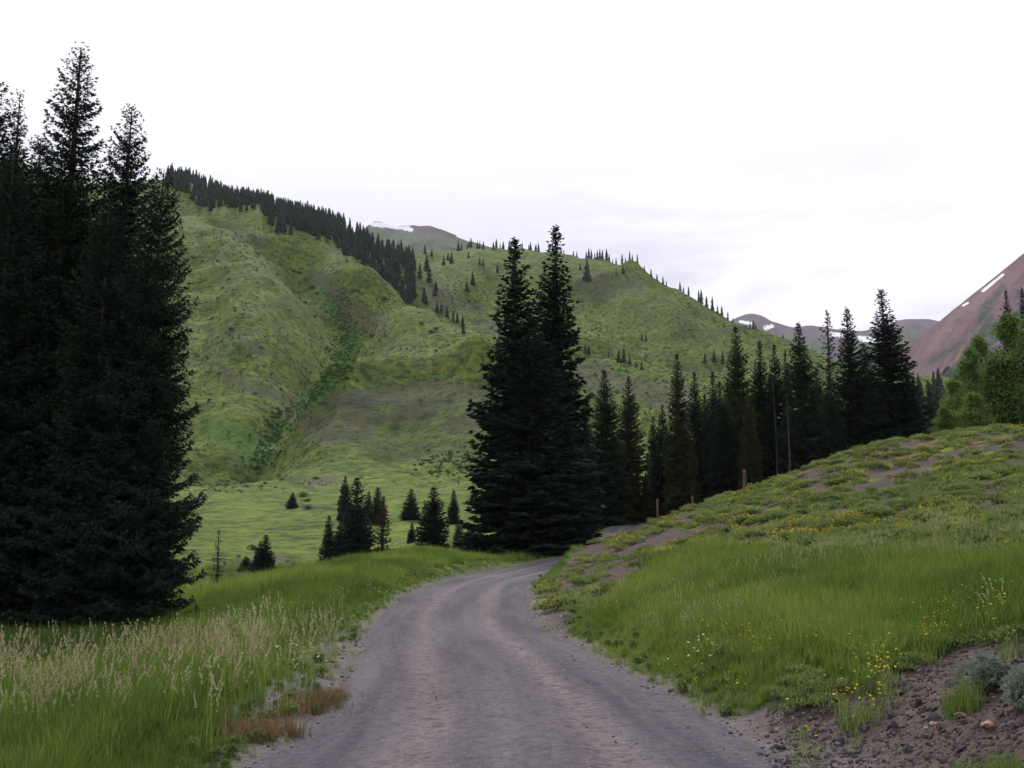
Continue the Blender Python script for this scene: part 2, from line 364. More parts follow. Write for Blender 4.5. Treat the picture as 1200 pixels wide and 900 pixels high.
g = mix(nt, ramp(nt, n_tu, [(0.55, 0.0), (0.68, 0.6)]), g, (0.175, 0.185, 0.044))
g = mix(nt, ramp(nt, n_str, [(0.54, 0.0), (0.74, 0.3)]), g, (0.110, 0.098, 0.045))
# lush
g = mix(nt, math_(nt, 'MULTIPLY', aL, 0.85), g, mix(nt, n_sm, (0.030, 0.085, 0.016), (0.080, 0.180, 0.036)))
spx = N(nt, 'ShaderNodeSeparateXYZ'); nt.links.new(pos, spx.inputs[0]); isfar = math_(nt, 'MULTIPLY', math_(nt, 'SUBTRACT', spx.outputs[1], 340), 0.01, True)
# soil with small noise break up
so = mix(nt, n_sm, (0.040, 0.028, 0.034), (0.105, 0.073, 0.080)); so = mix(nt, ramp(nt, n_fi, [(0.4, 0.0), (0.7, 0.6)]), so, (0.130, 0.096, 0.102))
sf = math_(nt, 'MULTIPLY', aS, 1.5); sf = math_(nt, 'ADD', sf, math_(nt, 'MULTIPLY', math_(nt, 'SUBTRACT', n_mid, 0.5), 1.2)); sf = math_(nt, 'ADD', sf, math_(nt, 'MULTIPLY', math_(nt, 'SUBTRACT', n_sm, 0.5), 1.5))
sf = math_(nt, 'MULTIPLY', math_(nt, 'SUBTRACT', sf, 0.42), 2.6, True); sf = math_(nt, 'MULTIPLY', sf, math_(nt, 'MULTIPLY', aS, 3.0, True))
sf = math_(nt, 'MULTIPLY', sf, math_(nt, 'MAXIMUM', math_(nt, 'SUBTRACT', 1.0, isfar), math_(nt, 'MULTIPLY', math_(nt, 'SUBTRACT', n_tu, 0.36), 5.0, True))); g = mix(nt, math_(nt, 'MULTIPLY', sf, math_(nt, 'SUBTRACT', 0.88, math_(nt, 'MULTIPLY', isfar, 0.2))), g, so)
# low dark shrubs dotting the slopes
vo = N(nt, 'ShaderNodeTexVoronoi'); vo.inputs['Scale'].default_value = 0.11; vo.inputs['Randomness'].default_value = 1.0
wv = N(nt, 'ShaderNodeVectorMath', operation='ADD'); nt.links.new(pos, wv.inputs[0]); nn = N(nt, 'ShaderNodeTexNoise'); nn.inputs['Scale'].default_value = 0.35; nt.links.new(pos, nn.inputs['Vector'])
sc_ = N(nt, 'ShaderNodeVectorMath', operation='SCALE'); nt.links.new(nn.outputs['Color'], sc_.inputs[0]); sc_.inputs['Scale'].default_value = 5.0; nt.links.new(sc_.outputs[0], wv.inputs[1]); nt.links.new(wv.outputs[0], vo.inputs['Vector'])
dot = ramp(nt, vo.outputs['Distance'], [(0.18, 1.0), (0.34, 0.0)])
dot = math_(nt, 'MULTIPLY', dot, ramp(nt, noise(nt, pos, 0.025, 3), [(0.46, 0.0), (0.58, 1.0)]))
dot = math_(nt, 'MULTIPLY', dot, isfar)
g = mix(nt, math_(nt, 'MULTIPLY', dot, 0.75), g, (0.022, 0.042, 0.020))
# yellow flower haze in the meadow
fl = math_(nt, 'MULTIPLY', ramp(nt, noise(nt, pos, 0.05, 3), [(0.52, 0.0), (0.62, 1.0)]), ramp(nt, noise(nt, pos, 1.6, 3), [(0.55, 0.0), (0.62, 0.5)]))
notfar = math_(nt, 'SUBTRACT', 1.0, isfar); fl = math_(nt, 'MULTIPLY', fl, notfar)
g = mix(nt, fl, g, (0.25, 0.21, 0.03))
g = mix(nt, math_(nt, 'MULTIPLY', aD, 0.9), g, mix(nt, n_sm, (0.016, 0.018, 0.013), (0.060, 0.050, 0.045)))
gv = mix(nt, n_fi, (0.060, 0.055, 0.060), (0.210, 0.190, 0.195)); gv = mix(nt, ramp(nt, n_sm, [(0.4, 0.0), (0.6, 0.6)]), gv, (0.130, 0.105, 0.095))
g = mix(nt, aG, g, gv)
nt.links.new(g, b.inputs['Base Color'])
hgt = math_(nt, 'ADD', math_(nt, 'ADD', math_(nt, 'MULTIPLY', n_sm, 1.0), math_(nt, 'MULTIPLY', math_(nt, 'MULTIPLY', n_tu, isfar), 5.0)), math_(nt, 'MULTIPLY', n_fi, 0.25)); bump(nt, b, hgt, 0.7, 0.7)

V = np.stack([X, Yg, Z], -1).reshape(-1, 3)
faces = grid_faces(NA, NR, wrap=True)
V = np.vstack([V, [[0, 0, 0]]])
fan = np.array([[len(V) - 1, ((i + 1) % NA) * NR, i * NR] for i in range(NA)])
# orient upwards
faces = faces[:, ::-1]
me = mesh_from('ground', V, [faces, fan[:, ::-1]], m_ground, smooth=True)
ca = me.color_attributes.new('cover', 'FLOAT_COLOR', 'POINT')
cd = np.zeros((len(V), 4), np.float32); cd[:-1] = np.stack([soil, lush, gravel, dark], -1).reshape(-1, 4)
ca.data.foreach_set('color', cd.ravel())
obj('ground', me, kind='structure', label='grassy mountain valley floor and green slopes')

# ------------------------------------------------------------------ road
m_road, nt, b, out = mat('gravel_road')
uvn = N(nt, 'ShaderNodeUVMap'); sx = N(nt, 'ShaderNodeSeparateXYZ'); nt.links.new(uvn.outputs[0], sx.inputs[0])
geo = N(nt, 'ShaderNodeNewGeometry'); pos = geo.outputs['Position']
f1 = noise(nt, pos, 45, 4, 0.7); f2 = noise(nt, pos, 9, 5, 0.7); f3 = noise(nt, pos, 0.8, 4, 0.6)
mp = N(nt, 'ShaderNodeMapping'); mp.inputs['Scale'].default_value = (7.0, 0.10, 1); nt.links.new(uvn.outputs[0], mp.inputs[0]); st = noise(nt, mp.outputs[0], 1.0, 4, 0.6, 0.2)
base = mix(nt, ramp(nt, st, [(0.35, 0.0), (0.65, 1.0)]), (0.068, 0.064, 0.080), (0.138, 0.126, 0.144))
# paler dusty wheel tracks: u runs 0..1 across
def band(u0, w):
    d_ = math_(nt, 'ABSOLUTE', math_(nt, 'SUBTRACT', math_(nt, 'ADD', sx.outputs[0], math_(nt, 'MULTIPLY', math_(nt, 'SUBTRACT', f3, 0.5), 0.12)), u0))
    return math_(nt, 'SUBTRACT', 1.0, math_(nt, 'DIVIDE', d_, w), True)
tr = math_(nt, 'ADD', band(0.33, 0.09), band(0.66, 0.08), True)
base = mix(nt, math_(nt, 'MULTIPLY', tr, math_(nt, 'MULTIPLY', f2, 1.2)), base, (0.215, 0.165, 0.170))
base = mix(nt, ramp(nt, f3, [(0.48, 0.0), (0.7, 0.5)]), base, (0.125, 0.100, 0.105))
base = mix(nt, ramp(nt, f2, [(0.35, 0.55), (0.55, 0.0)]), base, (0.040, 0.038, 0.050))
vs = N(nt, 'ShaderNodeTexVoronoi'); vs.inputs['Scale'].default_value = 28; nt.links.new(pos, vs.inputs['Vector'])
peb = ramp(nt, vs.outputs['Distance'], [(0.0, 1.0), (0.5, 0.0)])
sepc = N(nt, 'ShaderNodeSeparateColor'); nt.links.new(vs.outputs['Color'], sepc.inputs[0])
pm = math_(nt, 'MULTIPLY', peb, ramp(nt, sepc.outputs[0], [(0.88, 0.0), (0.97, 1.0)])); base = mix(nt, pm, base, (0.26, 0.245, 0.25))
pm2 = math_(nt, 'MULTIPLY', peb, ramp(nt, sepc.outputs[1], [(0.6, 0.0), (0.8, 0.8)])); base = mix(nt, pm2, base, (0.05, 0.047, 0.055))
nt.links.new(base, b.inputs['Base Color'])
bump(nt, b, math_(nt, 'ADD', math_(nt, 'MULTIPLY', peb, 0.5), math_(nt, 'ADD', f2, f1)), 0.8, 0.02)
sel = np.nonzero((RC[:, 1] > -200))[0]; rc = RC[sel]
# finer steps close to the camera
def dens(P_):
    out_ = []
    for i in range(len(P_) - 1):
        k = 4 if -2 < P_[i, 1] < 30 else 1
        for q in range(k): out_.append(P_[i] * (1 - q / k) + P_[i + 1] * q / k)
    out_.append(P_[-1]); return np.array(out_)
rc = dens(rc); tg = np.gradient(rc[:, :2], axis=0); tg /= np.linalg.norm(tg, axis=1)[:, None]
s = np.concatenate([[0], np.cumsum(np.linalg.norm(np.diff(rc[:, :2], axis=0), axis=1))])
nu = 61; u = np.linspace(-1, 1, nu); w_ = (hw_at(rc[:, 1]) + 0.55)[:, None]
rx = rc[:, 0][:, None] + tg[:, 1][:, None] * u * w_; ry = rc[:, 1][:, None] - tg[:, 0][:, None] * u * w_
rut = -0.025 * (np.exp(-((u - 0.32) / 0.1) ** 2) + np.exp(-((u + 0.34) / 0.1) ** 2)) + 0.03 * (1 - u ** 2)
rzz = rc[:, 2][:, None] + rut[None] + 0.018 * fbm(rx / 0.8, ry / 0.8, 4, 77) - 0.10 * sstep(0.84, 1.0, np.abs(u))[None] + 0.012 * fbm(rx / 0.15, ry / 0.15, 2, 78) * (ry < 20)
me = mesh_from('road', np.stack([rx, ry, rzz], -1).reshape(-1, 3), grid_faces(len(rc), nu)[:, ::-1], m_road, smooth=True)
uv = me.uv_layers.new(name='UVMap'); li = np.empty(len(me.loops), np.int32); me.loops.foreach_get('vertex_index', li)
uvv = np.stack([np.tile((u + 1) / 2, len(rc)), np.repeat(s, nu)], -1)[li]; uv.data.foreach_set('uv', uvv.astype(np.float32).ravel())
if me.polygons[0].normal.z < 0: me.flip_normals()
obj('road', me, kind='structure', label='winding grey gravel road')

# ------------------------------------------------------------------ far mountains
def mountain(name, crest, foot_z, Yf, material, seed, amp, paint, back=0.6, nu=360, nv=120, label=''):
    cr_ = np.array([P(*q) for q in crest]); L = np.concatenate([[0], np.cumsum(np.linalg.norm(np.diff(cr_, axis=0), axis=1))])
    t = np.linspace(0, L[-1], nu); C_ = np.stack([np.interp(t, L, cr_[:, k]) for k in range(3)], -1)
    ker = np.ones(9) / 9
    for k in range(3):
        pad = np.pad(C_[:, k], 4, mode='edge'); C_[:, k] = np.convolve(pad, ker, 'valid')
    v = np.linspace(-back, 1, nv); vv = np.abs(v)[None, :]
    prof = np.where(v[None, :] >= 0, 1 - vv ** 0.85 * 1.0, 1 - 0.9 * vv)
    ycoord = C_[:, 1][:, None] + (Yf - C_[:, 1][:, None]) * v[None, :]
    xcoord = C_[:, 0][:, None] * (1 - 0.25 * np.clip(v[None, :], 0, 1)) + 0 * v[None, :]
    z = foot_z + (C_[:, 2][:, None] - foot_z) * prof
    am = amp * np.clip(vv * 4, 0.12, 1)
    z = z + am * (ridged(t[:, None] / (amp * 5) + 0.3 * fbm(t[:, None] / (amp * 6), ycoord / (amp * 6), 2, seed), ycoord / (amp * 14), 5, seed) - 0.6) * 1.6 + am * 0.3 * fbm(xcoord / amp, ycoord / amp, 4, seed + 9)
    Vv = np.stack([xcoord, ycoord, z], -1).reshape(-1, 3)
    me = mesh_from(name, Vv, grid_faces(nu, nv), material, smooth=True)
    pz = me.polygons[len(me.polygons) // 2].normal.z
    if pz < 0: me.flip_normals()
    px, py = project(xcoord, ycoord, z); cc = np.zeros((nu, nv, 4), np.float32)
    nz = fbm(xcoord / (amp * 0.8), z / (amp * 0.35), 4, seed + 5)
    for (x1, y1, x2, y2, w, ch) in paint:
        dx, dy = x2 - x1, y2 - y1; q = np.clip(((px - x1) * dx + (py - y1) * dy) / (dx * dx + dy * dy + 1e-6), 0, 1)
        d = np.hypot(px - x1 - q * dx, py - y1 - q * dy)
        sharp = (0.75, 1.1) if ch == 0 else (0.4, 1.3)
        cc[..., ch] = np.maximum(cc[..., ch], (1 - sstep(*sharp, d / w + (0.25 if ch == 0 else 0.5) * nz)) * (v >= -0.03)[None, :])
    a_ = me.color_attributes.new('cover', 'FLOAT_COLOR', 'POINT'); a_.data.foreach_set('color', cc.ravel())
    return obj(name, me, kind='structure', label=label)
def mountain_mat(name, rock1, rock2, green):
    m_, nt, b, out = mat(name)
    geo = N(nt, 'ShaderNodeNewGeometry'); pos = geo.outputs['Position']
    att = N(nt, 'ShaderNodeAttribute', attribute_name='cover'); sep = N(nt, 'ShaderNodeSeparateColor'); nt.links.new(att.outputs['Color'], sep.inputs[0])
    mp = N(nt, 'ShaderNodeMapping'); mp.inputs['Scale'].default_value = (0.012, 0.003, 0.005); nt.links.new(pos, mp.inputs[0])
    a = noise(nt, mp.outputs[0], 1.0, 6, 0.65, 0.4); c2 = noise(nt, pos, 0.022, 7, 0.75)
    col = mix(nt, ramp(nt, a, [(0.35, 0.0), (0.65, 1.0)]), rock1, rock2)
    col = mix(nt, ramp(nt, c2, [(0.4, 0.45), (0.6, 0.0)]), col, tuple(0.55 * q for q in rock1))
    gf = math_(nt, 'MULTIPLY', sep.outputs[1], ramp(nt, c2, [(0.36, 0.25), (0.55, 1.0)])); col = mix(nt, gf, col, mix(nt, c2, tuple(.5 * q for q in green), green))
    col = mix(nt, math_(nt, 'MULTIPLY', math_(nt, 'MULTIPLY', sep.outputs[0], 2.0, True), ramp(nt, c2, [(0.34, 0.1), (0.44, 1.0)])), col, (0.70, 0.71, 0.76))
    nt.links.new(col, b.inputs['Base Color']); bump(nt, b, c2, 0.7, 12.0); return m_
m_red = mountain_mat('red_rock', (0.105, 0.068, 0.090), (0.190, 0.108, 0.122), (0.035, 0.068, 0.042))
m_lilac = mountain_mat('grey_rock', (0.085, 0.066, 0.095), (0.145, 0.105, 0.140), (0.085, 0.125, 0.060))
mountain('mountain', [(380, 292, 3200), (420, 270, 3200), (440, 256, 3200), (462, 262, 3200), (484, 263, 3150), (505, 263, 3100), (530, 272, 3100), (552, 281, 3100), (590, 292, 3100), (650, 305, 3100), (720, 330, 3100)],
         420, 1900, m_lilac, 3, 45, [(436, 262, 455, 264, 2.6, 0), (455, 264, 482, 269, 2.2, 0), (536, 276, 552, 282, 1.2, 0), (440, 285, 600, 300, 20, 1), (440, 275, 490, 280, 10, 1), (560, 297, 640, 310, 10, 1)],
         label='distant grey peak with a snow band below its left top')
mountain('mountain', [(820, 400, 4600), (862, 371, 4600), (878, 366, 4600), (893, 369, 4600), (905, 377, 4600), (930, 383, 4600), (948, 380, 4600), (975, 385, 4600), (1010, 388, 4600), (1035, 382, 4600), (1056, 374, 4600), (1085, 373, 4600), (1110, 378, 4600), (1180, 385, 4600), (1260, 420, 4600)],
         520, 3000, m_lilac, 13, 55, [(868, 377, 880, 379, 1.6, 0), (897, 384, 905, 382, 2, 0), (972, 391, 986, 393, 2.5, 0), (1008, 396, 1024, 399, 3, 0), (1000, 410, 1100, 400, 16, 1), (880, 400, 960, 410, 14, 1)],
         label='far lilac ridge across the head of the valley')
mountain('mountain', [(1030, 470, 3000), (1060, 432, 2900), (1078, 405, 2800), (1100, 377, 2700), (1125, 357, 2650), (1150, 337, 2600), (1175, 317, 2550), (1200, 297, 2500), (1260, 245, 2400), (1400, 130, 2300), (1600, 20, 2200)],
         330, 1250, m_red, 23, 50, [(1152, 341, 1175, 322, 1.5, 0), (1129, 358, 1134, 355, 1.3, 0), (1110, 455, 1200, 370, 14, 1), (1130, 430, 1160, 380, 10, 1), (1150, 372, 1175, 335, 5, 1), (1090, 425, 1130, 400, 3, 1), (1150, 362, 1158, 352, 3, 1)],
         nu=500, nv=260, label='steep red scree mountain on the right')

# ------------------------------------------------------------------ foliage materials
def leaf_mat(name, c1, c2, c3=None, transl=0.25, attr=False, tip=None, rough=0.75):
    m_, nt, b, out = mat(name)
    oi = N(nt, 'ShaderNodeObjectInfo'); geo = N(nt, 'ShaderNodeNewGeometry')
    if attr:
        at = N(nt, 'ShaderNodeAttribute', attribute_name='tint', attribute_type='INSTANCER'); rnd = at.outputs['Fac']
    else: rnd = oi.outputs['Random']
    n1 = noise(nt, geo.outputs['Position'], 1.1, 3)
    isl = geo.outputs['Random Per Island']
    f = math_(nt, 'ADD', math_(nt, 'MULTIPLY', n1, 0.4), math_(nt, 'ADD', math_(nt, 'MULTIPLY', isl, 0.35), math_(nt, 'MULTIPLY', rnd, 0.45)))
    col = ramp(nt, f, [(0.2, c1), (0.62, c2)] + ([(0.98, c3)] if c3 else []))
    if tip is not None:
        ta = N(nt, 'ShaderNodeAttribute', attribute_name='tip'); col = mix(nt, ta.outputs['Fac'], col, tip)
    nt.links.new(col, b.inputs['Base Color']); b.inputs['Roughness'].default_value = rough; b.inputs['Specular IOR Level'].default_value = 0.06
    if transl > 0:
        tr = N(nt, 'ShaderNodeBsdfTranslucent'); nt.links.new(col, tr.inputs[0]); ms = N(nt, 'ShaderNodeMixShader'); ms.inputs[0].default_value = transl
        nt.links.new(b.outputs[0], ms.inputs[1]); nt.links.new(tr.outputs[0], ms.inputs[2]); nt.links.new(ms.outputs[0], out.inputs[0])
    return m_
m_needle = leaf_mat('spruce_needles', (0.010, 0.018, 0.014), (0.018, 0.030, 0.022), (0.034, 0.048, 0.030), 0.05)
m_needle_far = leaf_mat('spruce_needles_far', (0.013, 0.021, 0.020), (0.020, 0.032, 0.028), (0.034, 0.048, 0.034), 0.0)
m_needle_brown = leaf_mat('dying_needles', (0.030, 0.024, 0.020), (0.055, 0.040, 0.030), (0.07, 0.05, 0.035), 0.05)
m_needle_grey = leaf_mat('sparse_grey_needles', (0.022, 0.030, 0.026), (0.045, 0.055, 0.048), (0.065, 0.075, 0.06), 0.05)
m_leaf = leaf_mat('aspen_leaves', (0.055, 0.105, 0.030), (0.115, 0.185, 0.050), (0.17, 0.24, 0.065), 0.35)
m_shrub = leaf_mat('shrub_leaves', (0.022, 0.045, 0.016), (0.045, 0.082, 0.028), (0.06, 0.11, 0.035), 0.15)
m_willow = leaf_mat('willow_leaves', (0.050, 0.100, 0.026), (0.085, 0.160, 0.042), (0.12, 0.20, 0.05), 0.2)
m_hb = leaf_mat('hillside_scrub', (0.032, 0.056, 0.015), (0.070, 0.105, 0.026), (0.120, 0.155, 0.042), 0.2, attr=True)
m_sage = leaf_mat('sage_leaves', (0.10, 0.13, 0.10), (0.19, 0.23, 0.18), (0.28, 0.32, 0.26), 0.2)
m_grass = leaf_mat('grass_blades', (0.048, 0.094, 0.020), (0.125, 0.190, 0.034), (0.250, 0.290, 0.070), 0.45, attr=True)
m_dry = leaf_mat('ripe_grass_heads', (0.22, 0.20, 0.11), (0.38, 0.34, 0.21), (0.52, 0.47, 0.33), 0.3, attr=True)
m_cush = leaf_mat('cushion_plant_leaves', (0.085, 0.125, 0.040), (0.160, 0.205, 0.070), (0.25, 0.28, 0.11), 0.45, attr=True)
m_red_gr = leaf_mat('reddish_weed', (0.09, 0.095, 0.035), (0.18, 0.12, 0.06), (0.26, 0.15, 0.09), 0.3, attr=True)
m_yel = leaf_mat('yellow_petals', (0.42, 0.32, 0.03), (0.55, 0.42, 0.03), (0.65, 0.50, 0.05), 0.3)
m_whi = leaf_mat('white_petals', (0.55, 0.55, 0.48), (0.70, 0.70, 0.62), None, 0.3)
def bark(name, a, b_):
    m_, nt, b, out = mat(name); geo = N(nt, 'ShaderNodeNewGeometry'); mp = N(nt, 'ShaderNodeMapping'); mp.inputs['Scale'].default_value = (9, 9, 1.6)
    nt.links.new(geo.outputs['Position'], mp.inputs[0]); f = noise(nt, mp.outputs[0], 1.5, 5, 0.7); nt.links.new(mix(nt, ramp(nt, f, [(0.3, 0.0), (0.7, 1.0)]), a, b_), b.inputs['Base Color']); bump(nt, b, f, 0.7, 0.03); return m_
m_bark = bark('spruce_bark', (0.035, 0.028, 0.024), (0.10, 0.08, 0.07))
m_dead = bark('weathered_wood', (0.035, 0.030, 0.030), (0.09, 0.075, 0.072))
m_post = bark('post_wood', (0.045, 0.030, 0.027), (0.13, 0.09, 0.075))
m_aspen = bark('pale_bark', (0.16, 0.15, 0.12), (0.42, 0.40, 0.34))

# ------------------------------------------------------------------ tree builders
def tubes(segs, k=5):
    """segs: list of (p0, p1, r0, r1) -> verts, quads"""
    Vs = []; Fs = []; o_ = 0
    for p0, p1, r0, r1 in segs:
        p0 = np.array(p0, float); p1 = np.array(p1, float); d = p1 - p0; d /= np.linalg.norm(d) + 1e-9
        a = np.cross(d, [0.3, 1, 0.2] if abs(d[2]) > 0.8 else [0, 0, 1]); a /= np.linalg.norm(a); bb = np.cross(d, a)
        an = np.arange(k) * 2 * math.pi / k
        ring = np.cos(an)[:, None] * a + np.sin(an)[:, None] * bb
        Vs += [p0 + ring * r0, p1 + ring * r1]
        i = np.arange(k); Fs.append(np.stack([o_ + i, o_ + (i + 1) % k, o_ + k + (i + 1) % k, o_ + k + i], -1)); o_ += 2 * k
    return np.vstack(Vs), np.vstack(Fs)
def sprays(B, D, Ln, Wd, rng, side=0.55):
    """needle sprays: one long and two short triangles each"""
    m_ = len(B); R_ = rng.normal(size=(m_, 3)); Sv = np.cross(D, R_); Sv /= np.linalg.norm(Sv, axis=1)[:, None] + 1e-9
    Wv = Sv * Wd[:, None]; tip = B + D * Ln[:, None]
    mid_ = B + D * (Ln * 0.25)[:, None]
    s1 = B + (D * 0.72 + Sv * 0.55) * (Ln * side)[:, None]; s2 = B + (D * 0.72 - Sv * 0.55) * (Ln * side)[:, None]
    Vv = np.stack([B - Wv, B + Wv, tip, s1, s2, mid_], 1).reshape(-1, 3); o_ = np.arange(m_)[:, None] * 6
    return Vv, np.concatenate([o_ + [0, 1, 2], o_ + [1, 3, 5], o_ + [0, 5, 4]])
def gen_spruce(seed, H=22., R=3.2, gap=0.30, spc=0.26, sl=0.42, cb=0.03, thin_top=0.0, keep=0.93, power=0.8, nbs=(7, 11), wf_=0.22):
    rng = np.random.default_rng(seed); B = []; D = []; L_ = []; segs = []
    lean = rng.normal(0, 0.006, 2) * H
    axis = lambda h: np.array([lean[0] * (h / H) ** 2, lean[1] * (h / H) ** 2, h])
    h = cb * H; asym = rng.uniform(0, 6.28); lump = rng.uniform(0, 9)
    while h < H * 0.992:
        f = min(1.0, (H - h) / (H * (1 - cb))); prof = f ** power * (1 - 0.15 * f ** 6)
        wob = 1 + 0.16 * math.sin(h * 1.3 + lump) * math.sin(h * 0.53 + 2 * lump)
        nb = int(nbs[0] + (nbs[1] - nbs[0]) * min(1, f * 1.6))
        a0 = rng.uniform(0, 6.28)
        for k_ in range(nb):
            if rng.random() > keep or (thin_top > 0 and f < 0.45 and rng.random() < thin_top): continue
            az = a0 + k_ * 6.283 / nb + rng.normal(0, 0.25)
            Lb = (R * prof * wob * (1 + 0.10 * math.cos(az - asym)) + 0.06) * rng.uniform(0.66, 1.12)
            el = math.radians(38) * (1 - f) ** 1.4 - math.radians(14) * f + rng.normal(0, 0.08)
            hh = h + rng.uniform(-.5, .5) * gap; o_ = axis(hh)
            dr = np.array([math.cos(az), math.sin(az), 0.0]); pr = np.array([-math.sin(az), math.cos(az), 0.0])
            nn_ = max(3, int(Lb / spc)); s_ = np.linspace(0.12, 1.0, nn_) + rng.normal(0, 0.3 / nn_, nn_)
            droop = 0.30 * f + 0.10
            zc = Lb * (math.sin(el) * s_ - droop * 1.2 * s_ * (1 - s_) - 0.10 * s_ * f + 0.10 * s_ ** 4)
            base = o_ + dr * (Lb * s_ * math.cos(el))[:, None] + np.array([0, 0, 1.0]) * zc[:, None]
            wid = Lb * 0.34 * np.sqrt(np.clip(s_ * (1.15 - s_), 0.01, 1))
            for sd in (-1, 1):
                nsub = 1 + int(Lb > 0.6) + int(Lb > 1.2) + int(Lb > 2.0)
                for q in range(nsub):
                    off = wid * (q + rng.random(nn_) * 0.8) / nsub
                    b2 = base + pr * (sd * off)[:, None] + dr * (off * 0.25)[:, None]; b2[:, 2] -= off * 0.32 + rng.random(nn_) * 0.07 * min(1, Lb)
                    d2 = dr * rng.uniform(0.4, 1.0, nn_)[:, None] + pr * (sd * rng.uniform(0.1, 0.9, nn_))[:, None]; d2[:, 2] += rng.uniform(-0.60, 0.05, nn_) + 0.5 * (1 - f) ** 2
                    B.append(b2); D.append(d2); L_.append(sl * rng.uniform(0.6, 1.25, nn_) * (0.50 + 0.50 * f ** 0.5))
            B.append(base[-1:]); D.append((dr + [0, 0, 0.15])[None]); L_.append(np.array([sl]) * (0.4 + 0.5 * f))
            if Lb > 0.8 and k_ % 2 == 0: segs.append((o_, base[nn_ // 2], 0.02 + 0.012 * Lb, 0.008))
        h += gap * rng.uniform(0.7, 1.3) * (0.65 + 0.35 * f)
    # leader
    for q in range(8):
        a = rng.uniform(0, 6.28); B.append(axis(H * (1 - 0.04 * rng.random()))[None]); D.append(np.array([[0.3 * math.cos(a), 0.3 * math.sin(a), 1.0]])); L_.append(np.array([sl * 0.45]))
    B = np.vstack(B); D = np.vstack(D); D /= np.linalg.norm(D, axis=1)[:, None]; L_ = np.concatenate(L_)
    V1, F1 = sprays(B, D, L_, L_ * wf_, rng)
    nseg = 12; r0 = 0.016 * H + 0.05
    ts = [(axis(H * i / nseg) - [0, 0, 0.4 if i == 0 else 0], axis(H * (i + 1) / nseg), r0 * (1 - i / nseg) ** 0.9 + 0.012, r0 * (1 - (i + 1) / nseg) ** 0.9 + 0.012) for i in range(nseg)]
    V2, F2 = tubes(ts, 7); V3, F3 = tubes(segs, 3) if segs else (np.zeros((0, 3)), np.zeros((0, 4), int))
    return (V1, F1), (np.vstack([V2, V3]), np.vstack([F2, F3 + len(V2)]))
def gen_far_spruce(seed, layers=13, k=9):
    """small far spruce of height 10, radius 1.7: ragged drooping skirts round a trunk"""
    rng = np.random.default_rng(seed); Vs = []; Fs = []; o_ = 0
    for i in range(layers):
        h = 0.4 + 9.3 * (i / layers) ** 0.95; f = 1 - h / 10.2; r = 1.75 * f ** 0.85 * rng.uniform(0.8, 1.15) + 0.1; hh = 10 * 1.75 / layers
        a0 = rng.uniform(0, 6.28)
        for j in range(k):
            a = a0 + j * 6.283 / k + rng.normal(0, .12); rr = r * rng.uniform(0.65, 1.2); wd = 0.42
            Vs += [(0.05 * math.cos(a), 0.05 * math.sin(a), h + hh * rng.uniform(.7, 1.)), (rr * math.cos(a - wd), rr * math.sin(a - wd), h + rng.uniform(-.2, .25)), (rr * 1.12 * math.cos(a), rr * 1.12 * math.sin(a), h + rng.uniform(-.45, 0.1)), (rr * math.cos(a + wd), rr * math.sin(a + wd), h + rng.uniform(-.2, .25))]
            Fs.append((o_, o_ + 1, o_ + 2)); Fs.append((o_, o_ + 2, o_ + 3)); o_ += 4
    Vs.append((0.12, 0, 9.3)); Vs.append((-0.12, 0.05, 9.3)); Vs.append((0, 0, 10.0)); Fs.append((o_, o_ + 1, o_ + 2)); o_ += 3
    V1 = np.array(Vs); F1 = np.array(Fs)
    V2, F2 = tubes([((0, 0, -0.8), (0, 0, 8), 0.2, 0.04)], 5)
    return V1, F1, V2, F2 + len(V1)
def gen_aspen(seed, H=9.0, R=2.2, nl=8500, ls=0.22):
    rng = np.random.default_rng(seed); segs = []; tips = []
    bend = rng.normal(0, 0.3, 2)
    ax = lambda h: np.array([bend[0] * (h / H) ** 2, bend[1] * (h / H) ** 2, h])
    for i in range(9): segs.append((ax(H * i / 9) - [0, 0, 0.3 if i == 0 else 0], ax(H * (i + 1) / 9), 0.11 * (1 - i / 9) + 0.015, 0.11 * (1 - (i + 1) / 9) + 0.015))
    for i in range(80):
        f = rng.uniform(0.04, 0.97); h = f * H; a = rng.uniform(0, 6.28); L = R * ((1 - f) ** 0.65 * 0.95 + 0.12) * rng.uniform(0.5, 1.1)
        o_ = ax(h); e = o_ + np.array([math.cos(a) * L, math.sin(a) * L, L * rng.uniform(0.35, 0.95)]); segs.append((o_, e, 0.035 * (1.1 - f), 0.008))
        for q in range(5):
            t = rng.uniform(0.35, 1.0); p = o_ + (e - o_) * t + rng.normal(0, 0.18, 3) * L * 0.8; tips.append((p, 0.22 + 0.22 * L * (1 - 0.4 * t)))
            segs.append((o_ + (e - o_) * t * 0.9, p, 0.012, 0.004))
    ti = rng.integers(0, len(tips), nl); C_ = np.array([tips[i][0] for i in ti]); S_ = np.array([tips[i][1] for i in ti])
    B = C_ + rng.normal(0, 0.62, (nl, 3)) * S_[:, None] * np.array([1, 1, 1.3]); D = rng.normal(size=(nl, 3)); D[:, 2] -= 0.2; D /= np.linalg.norm(D, axis=1)[:, None]
    Q = rng.normal(size=(nl, 3)); Sd = np.cross(D, Q); Sd /= np.linalg.norm(Sd, axis=1)[:, None]; l = ls * rng.uniform(0.6, 1.2, nl)[:, None]
    Vv = np.stack([B, B + D * l * 0.5 + Sd * l * 0.42, B + D * l, B + D * l * 0.5 - Sd * l * 0.42], 1).reshape(-1, 3); o4 = np.arange(nl)[:, None] * 4
    return (Vv, o4 + [0, 1, 2, 3]), tubes(segs, 5)
